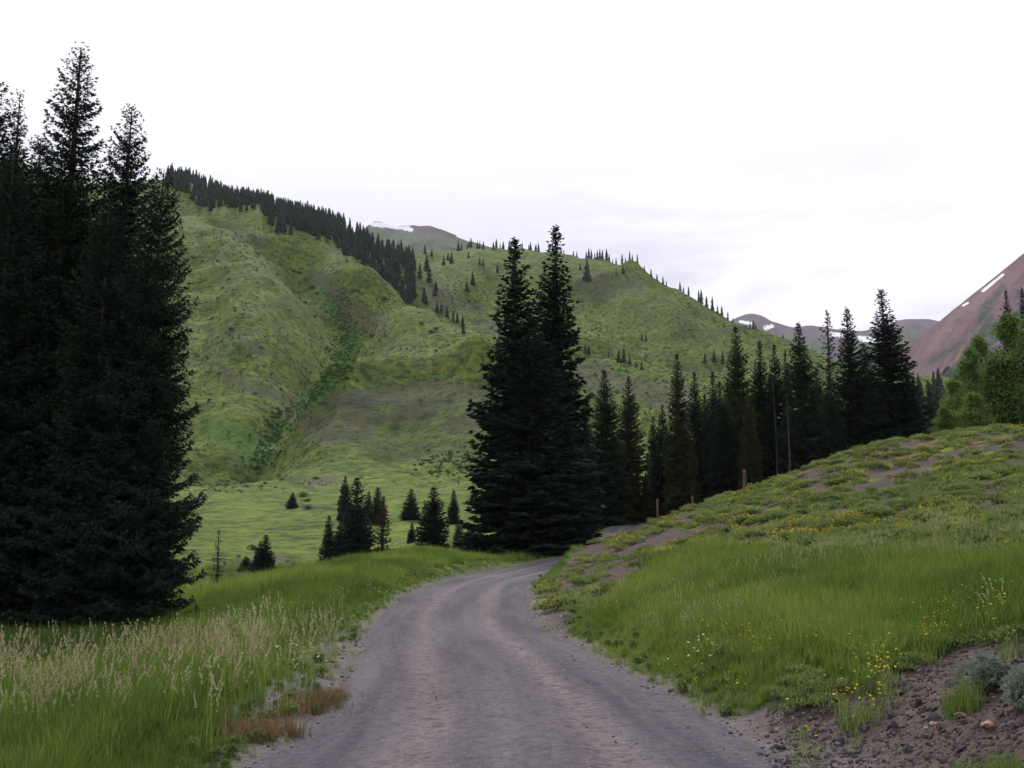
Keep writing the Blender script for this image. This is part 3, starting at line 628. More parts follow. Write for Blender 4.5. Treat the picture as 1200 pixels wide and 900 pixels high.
def gen_shrub(seed, n_=700, ls=0.12, flat=0.75, lumps=7):
    """low bush of radius 1 with stems"""
    rng = np.random.default_rng(seed); segs = []; cs = []
    for i in range(lumps):
        a = rng.uniform(0, 6.28); r = rng.uniform(0.1, 0.62); z = flat * rng.uniform(0.35, 0.85) * (1 - 0.5 * r); cs.append((np.array([r * math.cos(a), r * math.sin(a), z]), rng.uniform(0.22, 0.42)))
        segs.append(((0.05 * math.cos(a), 0.05 * math.sin(a), -0.12), cs[-1][0], 0.03, 0.01))
    ti = rng.integers(0, lumps, n_); dv = rng.normal(size=(n_, 3)); dv /= np.linalg.norm(dv, axis=1)[:, None]
    B = np.array([cs[i][0] for i in ti]) + dv * (np.array([cs[i][1] for i in ti]) * rng.uniform(0.3, 1.0, n_) ** 0.5)[:, None]; B[:, 2] = np.abs(B[:, 2]) * 0.95 + 0.02
    D = dv + rng.normal(0, 0.5, (n_, 3)) + [0, 0, 0.3]; D /= np.linalg.norm(D, axis=1)[:, None]
    V1, F1 = sprays(B, D, ls * rng.uniform(0.6, 1.4, n_), np.full(n_, ls * 0.22), rng)
    V2, F2 = tubes(segs, 4)
    return (V1, F1), (V2, F2)

def pack(gen, mc, mt, name):
    (V1, F1), (V2, F2) = gen
    return mesh_from(name + '_crown', V1, F1, mc), mesh_from(name + '_trunk', V2, F2, mt, smooth=True)
LH = [pack(gen_spruce(100 + i, 16, 2.7, 0.25, 0.075, 0.20, thin_top=tt, power=pw, wf_=0.14, nbs=(9, 11)), m_needle, m_bark, 'near_spruce') for i, (tt, pw) in enumerate([(0.0, 0.66), (0.0, 0.62), (0.0, 0.56), (0.15, 0.72)])]
print('near spruce faces', [len(a.polygons) for a, b in LH])
MH = [pack(gen_spruce(200 + i, 22, 3.2, 0.36, 0.17, 0.36, thin_top=tt, power=pw, cb=cb), m_needle, m_bark, 'spruce') for i, (tt, pw, cb) in enumerate([(0.04, 0.80, .02), (0.02, 0.78, .03), (0.0, 0.74, .04), (0.12, 0.82, .05), (0.04, 0.74, .03)])]
m_olive = leaf_mat('olive_needles', (0.022, 0.030, 0.013), (0.036, 0.046, 0.020), (0.052, 0.062, 0.028), 0.1)
MO = [pack(gen_spruce(260 + i, 22, 3.2, 0.36, 0.18, 0.36, power=0.76, cb=.03), m_olive, m_bark, 'olive_spruce') for i in range(2)]
MG = [pack(gen_spruce(250, 22, 2.4, 0.40, 0.34, 0.42, thin_top=0.5, power=0.75, cb=.06, keep=.8), m_needle_grey, m_bark, 'grey_spruce')]
SH = [pack(gen_spruce(300 + i, 10, 1.7, 0.24, 0.13, 0.32, power=0.68, cb=.02), m_needle, m_bark, 'small_spruce') for i in range(3)]
SB = [pack(gen_spruce(320, 10, 1.4, 0.32, 0.28, 0.32, power=0.75, cb=.02, keep=.8), m_needle_brown, m_bark, 'brown_spruce')]
FM = []
for i in range(7):
    V1, F1, V2, F2 = gen_far_spruce(400 + i)
    FM.append(mesh_from('far_spruce', np.vstack([V1, V2]), [F1, F2], [m_needle_far, m_bark], matidx=np.array([0] * len(F1) + [1] * len(F2))))
AS = [pack(gen_aspen(500 + i, 9, 2.0 + .2 * i), m_leaf, m_aspen, 'aspen') for i in range(3)]
SR = [pack(gen_shrub(600 + i), m_shrub, m_bark, 'shrub') for i in range(3)]
SW = [pack(gen_shrub(620 + i, 900), m_willow, m_bark, 'willow') for i in range(2)]

def thing(name, loc, label, cat, group=None, rz=0.0, scale=(1, 1, 1)):
    o = bpy.data.objects.new(name, None); o.empty_display_size = 0.3; COL.objects.link(o); o.location = loc; o.rotation_euler = (0, 0, rz); o.scale = scale
    o['label'] = label; o['category'] = cat
    if group: o['group'] = group
    return o
def put(kind, meshes, H0, R0, loc, H, R, label, group=None, cat='tree', names=('trunk', 'crown')):
    rz = random.uniform(0, 6.28)
    t = thing(kind, loc, label, cat, group, rz, (R / R0, R / R0, H / H0))
    obj(names[0], meshes[1], t); obj(names[1], meshes[0], t)
    return t
def at_Y(px, Y):
    """ground point under image column px at distance Y (column followed down to the ground)"""
    x = P(px, 615, Y)[0]
    for _ in range(6):
        z = float(zat(x, Y)); k = project(np.array(x), np.array(Y), np.array(z))[0]; x += (px - float(k)) / F * Y
    return x, Y, float(zat(x, Y))
def height_to(px, py, Y, z0): return P(px, py, Y)[2] - z0

def near_tree(px, Y, pyt, Rpx, ms, H0, R0, label, group, kind='spruce_tree', sink=0.1):
    x = P(px, pyt, Y)[0]; y = Y; z = float(zat(x, y)); H = height_to(px, pyt, Y, z) + sink
    return put(kind, ms, H0, R0, (x, y, z - sink), H, Rpx / F * Y, label, group)

# left stand beside the road (about 30 m away)
gL = 'tall dark spruces of the stand at the left edge'
for px, Y, pyt, Rp, v, lab in [
    (92, 29.0, 57, 118, 0, 'tallest dark spruce of the left stand, its thin top rising above the others'),
    (152, 28.5, 123, 92, 1, 'dark spruce with an open top just right of the tallest one in the left stand'),
    (187, 26.8, 196, 76, 2, 'dense dark spruce forming the right edge of the left stand, foliage down to the grass'),
    (24, 30.5, 108, 75, 3, 'thin topped sparse spruce left of the tallest one in the left stand'),
    (-10, 30.0, 92, 112, 1, 'dark spruce cut off by the left edge of the photo'),
    (46, 31.0, 160, 105, 1, 'spruce behind the gap between the sparse topped one and the tallest one'),
    (78, 28.0, 215, 92, 2, 'broad dark spruce low in front of the tallest one in the left stand'),
    (132, 27.0, 235, 80, 2, 'shorter dark spruce in front, between the broad front one and the right edge one'),
    (16, 27.2, 180, 84, 2, 'dense spruce in front at the left edge, lower than those behind it')]:
    near_tree(px, Y, pyt, Rp, LH[v], 16, 2.7, lab, gL)
# two great spruces at the bend
gC = 'large spruces standing at the bend of the road'
near_tree(604, 77, 278, 72, MH[0], 22, 3.2, 'left one of the two big merged spruces at the road bend', gC)
near_tree(647, 80, 262, 64, MH[1], 22, 3.2, 'right and taller one of the two big merged spruces at the road bend', gC)
near_tree(624, 75, 375, 84, MH[2], 22, 3.2, 'lower spruce filling the foot of the two big merged spruces at the bend', gC)
near_tree(706, 100, 434, 33, MH[2], 22, 3.2, 'narrow spruce just right of the two big ones at the bend', gC)
near_tree(736, 104, 440, 30, MO[1], 22, 3.2, 'slim olive spruce standing above the far piece of road', gC)
near_tree(686, 98, 470, 24, MH[2], 22, 3.2, 'short spruce half hidden behind the right big spruce at the bend', gC)
near_tree(757, 112, 566, 11, SH[0], 10, 1.7, 'very small spruce between the far piece of road and the right stand', gC)
near_tree(764, 118, 488, 17, MH[2], 22, 3.2, 'dark spruce behind the pale short post at the far piece of road', gC)
gR = 'tall spruces of the stand behind the right bank'
for px, Y, pyt, Rp, ms, lab in [
    (794, 96, 414, 21, MO[0], 'slim olive spruce at the left front of the right stand'),
    (777, 104, 474, 16, MH[2], 'short dark spruce at the left end of the right stand'),
    (815, 104, 436, 20, MH[2], 'dark spruce second from the left behind the slim olive one'),
    (834, 108, 434, 19, MH[1], 'dark narrow spruce left of the tall loose topped one'),
    (863, 100, 382, 30, MO[0], 'tall spruce with a loose pale top above the tallest fence post'),
    (845, 98, 446, 22, MH[1], 'bluish spruce in front of the loose topped tall one'),
    (888, 100, 398, 24, MH[1], 'dark spruce right of the loose topped tall one'),
    (906, 104, 404, 22, MH[2], 'dark spruce behind the standing dead trunk'),
    (876, 92, 455, 15, MO[1], 'narrow olive spruce at the front edge of the right stand'),
    (920, 108, 410, 17, MH[3], 'thin spruce with gappy branches beside the dense pointed one'),
    (938, 96, 378, 32, MH[2], 'dense dark pointed spruce in the middle of the right stand'),
    (968, 118, 364, 22, MG[0], 'sparse pale grey topped spruce behind the right stand'),
    (992, 98, 360, 33, MH[0], 'tall spruce with two bare patches left of the tallest in the right stand'),
    (1014, 104, 402, 26, MH[2], 'lower dark spruce between the two tallest of the right stand'),
    (972, 96, 440, 22, MH[1], 'lower dark spruce in front of the pale topped one'),
    (1036, 96, 338, 42, MH[1], 'tallest and broadest spruce of the right stand'),
    (826, 118, 462, 24, MH[0], 'spruce at the back between the slim olive one and the loose topped tall one'),
    (855, 116, 452, 24, MH[4], 'spruce at the back hidden below the loose topped tall one'),
    (902, 118, 440, 26, MH[0], 'spruce at the back seen between the two bare dead trunks'),
    (955, 116, 430, 26, MH[4], 'spruce at the back between the dense pointed one and the pale topped one'),
    (1060, 112, 420, 22, MH[2], 'lower spruce against the right flank of the tallest one in the right stand')]:
    h0, r0 = 22, 3.2
    if ms is MG[0]: r0 = 2.4
    near_tree(px, Y, pyt, Rp * 1.15, ms, h0, r0, lab, gR)
gV = 'spruces in the gap between the right stand and the leafy trees'
for px, Y, pyt, Rp, ms, lab in [(1078, 210, 458, 9, SB[0], 'small brownish spruce just right of the tallest one of the right stand'),
    (1087, 190, 446, 10, SH[0], 'small pointed spruce in the gap below the red mountain'),
    (1097, 240, 458, 9, SH[1], 'small dark spruce middle of the gap below the red mountain'),
    (1107, 150, 455, 10, SH[2], 'dark spruce directly left of the leafy trees'),
    (1115, 260, 462, 8, SB[0], 'brownish spruce peeping over the leafy trees edge')]:
    near_tree(px, Y, pyt, Rp, ms, 10, 1.7, lab, gV)
# leafy trees on the right bank
gA = 'light green leafy trees on top of the right bank'
for px, Y, pyt, Rp, v, lab in [(1104, 57, 478, 16, 0, 'smallest light green leafy tree at the left end of its row on the bank'),
    (1118, 58, 446, 22, 1, 'light green bushy tree second from the left on the bank top'),
    (1134, 61, 412, 25, 2, 'slim leafy tree with a pointed top, third from the left on the bank top'),
    (1150, 63, 396, 27, 1, 'mid green leafy tree in the middle of the row on the bank top'),
    (1166, 59, 420, 30, 0, 'leafy tree in front of the two dark spruce tops on the bank'),
    (1186, 59, 372, 36, 1, 'tallest bright green leafy tree near the right edge'),
    (1216, 60, 366, 38, 2, 'leafy tree cut off by the right edge'),
    (1138, 56, 462, 26, 0, 'low leafy bush like tree at the foot of the row')]:
    near_tree(px, Y, pyt, Rp, AS[v], 9, 2.2, lab, gA, kind='leafy_tree')
near_tree(1178, 74, 338, 16, MH[3], 22, 3.2, 'dark spruce top showing left above the leafy trees', gR)
near_tree(1197, 76, 336, 18, MH[0], 22, 3.2, 'dark spruce top at the right edge above the leafy trees', gR)

# small trees in the valley meadow: (base px, Y, top py, radius px)
gM = 'small spruces scattered in the valley meadow'
for px, Y, pyt, Rp, ms, lab in [
    (418, 112, 560, 20, SH[0], 'tallest spruce of the clump in the valley meadow'),
    (386, 112, 604, 10, SH[1], 'narrow spruce at the left end of the meadow clump'),
    (399, 114, 612, 11, SH[2], 'low spruce between the left end and the tallest of the meadow clump'),
    (449, 112, 582, 14, SB[0], 'reddish thin spruce at the right end of the meadow clump'),
    (405, 215, 558, 8, SH[2], 'small spruce further back just left of the tallest in the meadow clump'),
    (443, 200, 571, 10, SH[0], 'spruce further back behind the reddish thin one'),
    (432, 205, 576, 7, SH[1], 'slim little spruce further back beside the reddish thin one'),
    (482, 208, 573, 10, SH[1], 'small spruce alone in the meadow between the clump and the lone dark spruce'),
    (508, 118, 571, 19, SH[2], 'broad dark lone spruce at the meadow edge left of the two big ones'),
    (532, 200, 574, 7, SH[0], 'small far spruce right above the lone dark spruce'),
    (538, 116, 610, 9, SH[1], 'little spruce close to the left foot of the two big ones'),
    (483, 150, 612, 5, SH[0], 'tiny spruce below the small spruce alone in the meadow'),
    (343, 262, 577, 6, SH[1], 'little round spruce beside the bushes on the stream'),
    (312, 112, 627, 12, SH[0], 'tall dark spruce at the stream bank left of the grassy rise'),
    (305, 113, 634, 9, SH[2], 'slender spruce pressed to the left of the tall one at the stream bank'),
    (289, 118, 652, 9, SH[1], 'low spruce left of the pair at the stream bank'),
    (298, 116, 656, 8, SH[2], 'lower spruce touching the pair at the stream bank'),
    (334, 112, 664, 4, SH[0], 'tiny spruce at the edge of the grassy rise')]:
    near_tree(px, Y, pyt, Rp * 1.18, ms, 10, 1.7, lab, gM)

# dead trunks
def snag(px, Y, pyt, r, label, twigs=18, tilt=0.0):
    x, y, z = at_Y(px, Y); H = height_to(px, pyt, Y, z)
    rng = np.random.default_rng(int(px)); segs = []; n_ = 9
    pt = lambda f: np.array([tilt * f * H + 0.03 * H * math.sin(3 * f) * 0.3, 0.0, f * H])
    for i in range(n_): segs.append((pt(i / n_) - [0, 0, 0.3 if i == 0 else 0], pt((i + 1) / n_), r * (1 - 0.85 * i / n_), r * (1 - 0.85 * (i + 1) / n_)))
    V1, F1 = tubes(segs, 8); tw_ = []
    for i in range(twigs):
        f = rng.uniform(0.15, 0.97); a = rng.uniform(0, 6.28); l = rng.uniform(0.3, 0.9) * (1.2 - f) * H * 0.12; o_ = pt(f); e = o_ + [math.cos(a) * l, math.sin(a) * l, -0.25 * l]
        tw_ += [(o_, e, r * 0.14, r * 0.04), (o_ + (e - o_) * 0.6, e + rng.normal(0, 0.25, 3) * l, r * 0.08, r * 0.03)]
    t = thing('dead_tree', (x, y, z), label, 'dead tree'); obj('trunk', mesh_from('dead_trunk', V1, F1, m_dead, smooth=True), t)
    for q in range(0, len(tw_), 2):
        V2, F2 = tubes(tw_[q:q + 2], 4); obj('branch', mesh_from('branch', V2, F2, m_dead), t)
    return t

snag(926, 90, 470, 0.13, 'bare pale dead trunk in front of the dense spruces of the right stand', 14, 0.01)
snag(912, 96, 415, 0.08, 'tall thin dead trunk left of the dense pointed spruce', 20, -0.01)

near_tree(257, 100, 621, 9, pack(gen_spruce(330, 10, 1.2, 0.36, 0.30, 0.26, power=0.6, cb=.1, keep=.6), m_needle_brown, m_dead, 'dead_spruce'), 10, 1.2, 'dead brown spruce standing at the stream right of the left stand', 'dead trees', kind='dead_tree')
# far trees on the hills
def far_tree(x, y, z, H, label, group, wide=1.0):
    me = random.choice(FM); o = bpy.data.objects.new('spruce_tree', me); COL.objects.link(o); o.location = (x, y, z - 0.3)
    s_ = H / 10; w = s_ * random.uniform(0.85, 1.2) * wide; o.scale = (w, w, s_); o.rotation_euler = (0, 0, random.uniform(0, 6.28))
    o['label'] = label; o['category'] = 'tree'; o['group'] = group
    return o
gF = 'spruces of the dense forest band on the left ridge'
fx = [195, 230, 280, 330, 380, 410, 440, 470, 486]; fy = [1010 - 60, 930, 905, 850, 850, 830, 800, 800, 820]
cnt = 0; forest_pts = []
for i in range(5000):
    px = random.uniform(196, 486); Y0 = np.interp(px, fx, fy) + 26 * math.sin(px * 0.11) * math.sin(px * 0.041 + 1); Y = Y0 + random.random() ** 0.8 * 175
    if random.random() > 0.25 + 0.75 * sstep(0, 25, np.array(Y - Y0)): continue
    x, y, z = at_Y(px, Y); k = (x, y)
    if any((x - a) ** 2 + (y - b_) ** 2 < 17 for a, b_ in forest_pts): continue
    forest_pts.append(k)
    if len(forest_pts) > 560: break
forest_pts.sort(key=lambda q: q[1])
for x, y in forest_pts[:190]:
    far_tree(x, y, float(zat(x, y)), random.choice((1, 1, 1.15, .7)) * random.uniform(12, 19), 'small dark spruce of the dense forest band on the left ridge', gF)
# the remainder of that forest reads as one mass
Vs = []; Fs = []; mi = []; o_ = 0
for x, y in forest_pts[190:]:
    me = random.choice(FM); nv_ = len(me.vertices); a = np.empty(nv_ * 3, np.float32); me.vertices.foreach_get('co', a); a = a.reshape(-1, 3) * (random.uniform(1.3, 2.0))
    Vs.append(a + [x, y, float(zat(x, y)) - 0.3]); f = [tuple(p.vertices) for p in me.polygons]; f3 = np.array([q for q in f if len(q) == 3]); Fs.append(f3 + o_); o_ += nv_
me = mesh_from('distant_forest', np.vstack(Vs), np.vstack(Fs), m_needle_far)
obj('distant_forest', me, kind='stuff', label='dark spruce forest mass on the left ridge')

def on_slope(lst, label, group, ymin=300):
    for px, py, hp in lst:
        p = hit(px, py, ymin)
        if p is None: continue
        far_tree(*p, hp / F * p[1] * 1.02, label, group, wide=1.15)
on_slope([(498, 298, 12), (500, 318, 20), (503, 332, 20), (475, 328, 15), (484, 328, 17), (492, 328, 19), (478, 322, 14), (471, 340, 14), (497, 355, 19), (500, 358, 12), (512, 368, 13), (517, 366, 12), (524, 372, 15), (531, 377, 14), (536, 379, 13), (542, 383, 14), (543, 391, 13), (509, 348, 12), (511, 341, 12)],
         'small dark spruce of the loose line down the left hill spur', 'spruces down the left hill spur')
on_slope([(554, 334, 17), (547, 342, 13), (520, 311, 12), (529, 309, 14), (525, 305, 10), (562, 311, 10), (566, 312, 9), (549, 303, 8), (513, 292, 8), (506, 300, 9), (583, 320, 12)],
         'small spruce in the high basin behind the left hill spur', 'spruces in the high basin', 700)
on_slope([(688, 331, 27)], 'tallest lone spruce high on the second hill', 'spruces on the second hill', 800)
on_slope([(680, 317, 9), (722, 322, 7), (730, 322, 11), (752, 399, 9), (757, 400, 9), (686, 416, 12), (690, 417, 12), (725, 424, 14), (731, 425, 16), (738, 427, 12), (752, 433, 11), (745, 432, 8), (826, 425, 12), (837, 426, 14), (847, 427, 15), (713, 420, 6)],
         'small spruce dotted on the face of the second hill', 'spruces on the second hill', 600)
for i in range(16):
    p = at_Y(random.uniform(1056, 1125), random.uniform(300, 520)); far_tree(*p, random.uniform(11, 18), 'dark spruce of the distant group in the gap below the red mountain', 'distant spruces in the gap below the red mountain')
def skyline(px, y0=500, y1=1500):
    Ys = np.arange(y0, y1, 4.0); pts = [at_Y(px, Y) for Y in Ys[::6]]
    best = min(pts, key=lambda p: project(np.array(p[0]), np.array(p[1]), np.array(p[2]))[1]); return best
for px, hp in [(672, 8), (676, 6), (687, 9), (690, 12), (693, 10), (697, 10), (700, 9), (703, 11), (706, 10), (711, 12), (714, 10), (718, 8), (722, 8), (729, 10), (733, 6), (738, 11), (741, 8), (747, 9), (755, 6), (763, 8), (770, 9), (777, 8), (781, 7), (797, 14), (801, 10), (807, 11), (819, 13), (822, 14), (828, 12), (835, 14), (841, 9), (846, 12), (853, 9), (859, 7), (879, 6), (883, 9), (886, 8), (918, 10)]:
    p = skyline(px); far_tree(*p, hp / F * p[1] * random.uniform(.8, 1.35), 'small spruce on the skyline of the second hill', 'spruces along the second hill skyline', 0.9)
for i in range(34):
    px = 535 + 125 * i / 33 + random.uniform(-6, 6); p = skyline(px, 950)
    far_tree(p[0], p[1], p[2], random.uniform(6, 15), 'tiny spruce of the row along the middle skyline behind the big spruces', 'spruces along the middle skyline')

# shrubs dotted on the slopes
gS = 'dark shrubs dotted over the left hillside'
def shrub(px, py, rp, ms, label, group, ymin=150, flat=1.0):
    p = hit(px, py, ymin)
    if p is None: return
    r = rp / F * p[1]; t = thing('shrub', (p[0], p[1], p[2] - 0.1 * r), label, 'shrub', group, random.uniform(0, 6.28), (r, r, r * flat * random.uniform(0.8, 1.1)))
    obj('stems', ms[1], t); obj('foliage', ms[0], t)
for px, py, rp in [(271, 389, 6), (301, 350, 3), (226, 305, 4), (237, 308, 3), (352, 325, 6), (358, 332, 6), (366, 338, 6), (450, 352, 5), (494, 381, 5), (505, 390, 6), (511, 388, 5), (377, 398, 5), (436, 396, 7), (330, 458, 5), (318, 440, 4), (395, 430, 5), (340, 366, 3), (300, 318, 3), (372, 345, 5), (345, 320, 4), (420, 345, 4), (255, 350, 3), (290, 420, 4), (382, 410, 5), (368, 372, 5), (358, 356, 4), (232, 420, 4), (246, 470, 5), (262, 475, 4)]:
    shrub(px, py, rp, random.choice(SR), 'small dark shrub on the left hillside and its gully', gS, 330, 0.9)
for px, py, rp, lab in [(354, 582, 10, 'round dark bush on the stream beside the little round spruce'), (358, 588, 8, 'paler green bush below the round dark bush on the stream'), (362, 597, 8, 'low flat bush at the stream bend'), (295, 645, 10, 'dark rounded bush behind the pair of spruces at the stream bank'),
                        (370, 562, 6, 'small dark bush on the brown mound'), (300, 553, 8, 'dark bush where the gully meets the meadow'), (330, 563, 5, 'little bush along the stream below the gully'), (278, 681, 12, 'grey green bush in front of the stream bank')]:
    shrub(px, py, rp, (SW if 'paler' in lab or 'grey' in lab else SR)[0], lab, 'bushes along the valley stream', 70, 0.8)

# ------------------------------------------------------------------ scattered ground cover (geometry nodes)
def lib(name, meshes):
    cl = bpy.data.collections.new(name)
    for i, me in enumerate(meshes):
        o = bpy.data.objects.new('%s_%02d' % (name, i), me); cl.objects.link(o)
    return cl
def scatter(name, cl, n_lib, pts, scl, tint, label, tilt=0.15, zsc=None):
    m_ = len(pts); me = bpy.data.meshes.new(name); me.vertices.add(m_); me.vertices.foreach_set('co', np.ascontiguousarray(pts, dtype=np.float32).ravel())
    def addattr(nm, ty, dat, key):
        a = me.attributes.new(nm, ty, 'POINT'); a.data.foreach_set(key, np.ascontiguousarray(dat).ravel())
    rot = np.stack([RNG.normal(0, tilt, m_), RNG.normal(0, tilt, m_), RNG.uniform(0, 6.283, m_)], -1).astype(np.float32)
    sv = np.stack([scl, scl, scl if zsc is None else zsc], -1).astype(np.float32)
    addattr('rot', 'FLOAT_VECTOR', rot, 'vector'); addattr('scl', 'FLOAT_VECTOR', sv, 'vector')
    addattr('idx', 'INT', RNG.integers(0, n_lib, m_).astype(np.int32), 'value'); addattr('tint', 'FLOAT', tint.astype(np.float32), 'value')
    ng = bpy.data.node_groups.new(name, 'GeometryNodeTree'); ng.interface.new_socket('Geometry', in_out='INPUT', socket_type='NodeSocketGeometry'); ng.interface.new_socket('Geometry', in_out='OUTPUT', socket_type='NodeSocketGeometry')
    gi = ng.nodes.new('NodeGroupInput'); go = ng.nodes.new('NodeGroupOutput'); iop = ng.nodes.new('GeometryNodeInstanceOnPoints'); ci = ng.nodes.new('GeometryNodeCollectionInfo')
    ci.inputs['Collection'].default_value = cl; ci.inputs['Separate Children'].default_value = True; ci.inputs['Reset Children'].default_value = True
    def na(nm, ty):
        q = ng.nodes.new('GeometryNodeInputNamedAttribute'); q.data_type = ty; q.inputs['Name'].default_value = nm; return q.outputs['Attribute']
    L = ng.links.new; L(gi.outputs[0], iop.inputs['Points']); L(ci.outputs[0], iop.inputs['Instance']); iop.inputs['Pick Instance'].default_value = True
    L(na('idx', 'INT'), iop.inputs['Instance Index']); L(na('rot', 'FLOAT_VECTOR'), iop.inputs['Rotation']); L(na('scl', 'FLOAT_VECTOR'), iop.inputs['Scale']); L(iop.outputs[0], go.inputs[0])
    o = obj(name, me, kind='stuff', label=label); md = o.modifiers.new('scatter', 'NODES'); md.node_group = ng; return o
def blades(seed, n_, h0, h1, spread, w=0.006, bend=0.35, k=3):
    rng = np.random.default_rng(seed); Vs = []; Fs = []; o_ = 0
    for i in range(n_):
        a = rng.uniform(0, 6.28); r = spread * math.sqrt(rng.random()); b0 = np.array([r * math.cos(a), r * math.sin(a), -0.03]); H = rng.uniform(h0, h1); la = rng.uniform(0, 6.28); bd = bend * rng.uniform(0.2, 1.3)
        dr = np.array([math.cos(la), math.sin(la), 0]); sd = np.array([-math.sin(la), math.cos(la), 0]) * w * rng.uniform(.7, 1.3)
        for q in range(k):
            t = q / k; c_ = b0 + np.array([0, 0, H * t * (1 - 0.15 * bd * t)]) + dr * (bd * H * t * t); Vs += [c_ - sd * (1 - 0.6 * t), c_ + sd * (1 - 0.6 * t)]
        Vs.append(b0 + np.array([0, 0, H * (1 - 0.2 * bd)]) + dr * bd * H)
        for q in range(k - 1): Fs.append((o_ + 2 * q, o_ + 2 * q + 1, o_ + 2 * q + 3)); Fs.append((o_ + 2 * q, o_ + 2 * q + 3, o_ + 2 * q + 2))
        Fs.append((o_ + 2 * k - 2, o_ + 2 * k - 1, o_ + 2 * k)); o_ += 2 * k + 1
    return np.array(Vs), np.array(Fs)
def seeded(seed, n_=7):
    rng = np.random.default_rng(seed); V1, F1 = blades(seed, n_, 0.55, 0.95, 0.12, 0.0028, 0.22, 4); per = 9
    B = []; D = []
    for i in range(n_):
        tip = V1[i * per + 8]; mid_ = V1[i * per + 6]; d = tip - mid_; d /= np.linalg.norm(d)
        for q in range(16):
            B.append(tip - d * 0.14 * rng.random()); D.append(d * 0.9 + rng.normal(0, 0.35, 3))
    B = np.array(B); D = np.array(D); D /= np.linalg.norm(D, axis=1)[:, None]; V2, F2 = sprays(B, D, np.full(len(B), 0.03), np.full(len(B), 0.005), rng)
    return mesh_from('seed_grass', np.vstack([V1, V2]), np.vstack([F1, F2 + len(V1)]), [m_grass, m_dry], matidx=[0] * len(F1) + [1] * len(F2))
def flowerplant(seed, n_, h, petal_mat, leaf, size=0.018, spread=0.12, nb=26):
    rng = np.random.default_rng(seed); V1, F1 = blades(seed, nb, h * 0.35, h * 0.8, spread, 0.005, 0.5); Vs = [V1]; Fs = [F1]; mi = [0] * len(F1); o_ = len(V1)
    for i in range(n_):
        a = rng.uniform(0, 6.28); r = spread * 1.1 * math.sqrt(rng.random()); H = h * rng.uniform(0.75, 1.1); top = np.array([r * math.cos(a) * 1.3, r * math.sin(a) * 1.3, H]); bs = np.array([r * math.cos(a) * .6, r * math.sin(a) * .6, 0])
        sv = np.array([0.0015, 0.001, 0]); Vs.append(np.array([bs - sv, bs + sv, top])); Fs.append(np.array([[o_, o_ + 1, o_ + 2]])); mi.append(0); o_ += 3
        k = 7; nrm = np.array([rng.normal(0, .4), rng.normal(0, .4) - 0.3, 1.0]); nrm /= np.linalg.norm(nrm); a_ = np.cross(nrm, [1, 0, 0]); a_ /= np.linalg.norm(a_); b_ = np.cross(nrm, a_)
        an = np.arange(k) * 6.283 / k; rim = top + (np.cos(an)[:, None] * a_ + np.sin(an)[:, None] * b_) * size * rng.uniform(.7, 1.2); Vs.append(np.vstack([rim, top - nrm * size * 0.3]))
        Fs.append(np.array([[o_ + j, o_ + (j + 1) % k, o_ + k] for j in range(k)])); mi += [1] * k; o_ += k + 1
    return mesh_from('flower_plant', np.vstack(Vs), np.vstack(Fs), [leaf, petal_mat], matidx=mi)
def cushion(seed, petals=0):
    rng = np.random.default_rng(seed); n_ = 260; a = rng.uniform(0, 6.28, n_); r = np.sqrt(rng.random(n_)); B = np.stack([0.8 * r * np.cos(a), 0.8 * r * np.sin(a), 0.42 * np.sqrt(1 - 0.9 * r * r) * rng.uniform(.5, 1, n_)], -1)
    D = np.stack([r * np.cos(a), r * np.sin(a), 0.9 + 0 * r], -1) + rng.normal(0, 0.35, (n_, 3)); D /= np.linalg.norm(D, axis=1)[:, None]
    V1, F1 = sprays(B, D, rng.uniform(0.14, 0.34, n_), np.full(n_, 0.035), rng); mi = [0] * len(F1)
    if petals:
        j = rng.integers(0, n_, petals); tp = B[j] + D[j] * 0.34; V2, F2 = sprays(tp, np.stack([rng.normal(size=petals), rng.normal(size=petals), rng.random(petals)], -1), np.full(petals, 0.07), np.full(petals, 0.03), rng)
        V1 = np.vstack([V1, V2]); F1 = np.vstack([F1, F2 + 6 * n_]); mi += [1] * len(F2)
    return mesh_from('cushion_plant', V1, F1, [m_cush, m_yel], matidx=mi)
m_stone, nt, b, out = mat('stones'); oi = N(nt, 'ShaderNodeObjectInfo'); at = N(nt, 'ShaderNodeAttribute', attribute_name='tint', attribute_type='INSTANCER'); geo = N(nt, 'ShaderNodeNewGeometry')
nt.links.new(mix(nt, noise(nt, geo.outputs['Position'], 30, 3), (0.035, 0.030, 0.036), ramp(nt, at.outputs['Fac'], [(0.0, (0.06, 0.05, 0.062)), (0.6, (0.12, 0.10, 0.112)), (0.85, (0.18, 0.115, 0.105)), (1.0, (0.34, 0.32, 0.33))])), b.inputs['Base Color'])
m_stone2, nt, b, out = mat('red_stone'); geo = N(nt, 'ShaderNodeNewGeometry'); nt.links.new(mix(nt, noise(nt, geo.outputs['Position'], 14, 5), (0.16, 0.09, 0.07), (0.42, 0.27, 0.22)), b.inputs['Base Color'])
def rock_mesh(seed, m_, sub=1):
    import bmesh
    bm = bmesh.new(); bmesh.ops.create_icosphere(bm, subdivisions=sub, radius=1.0); rng = np.random.default_rng(seed); st = rng.uniform(0.6, 1.2, 3); st[2] *= 0.6
    for v in bm.verts: v.co = Vector([v.co[k] * st[k] for k in range(3)]) * (1 + rng.normal(0, 0.14))
    me = bpy.data.meshes.new('stone'); bm.to_mesh(me); bm.free(); me.materials.append(m_); return me

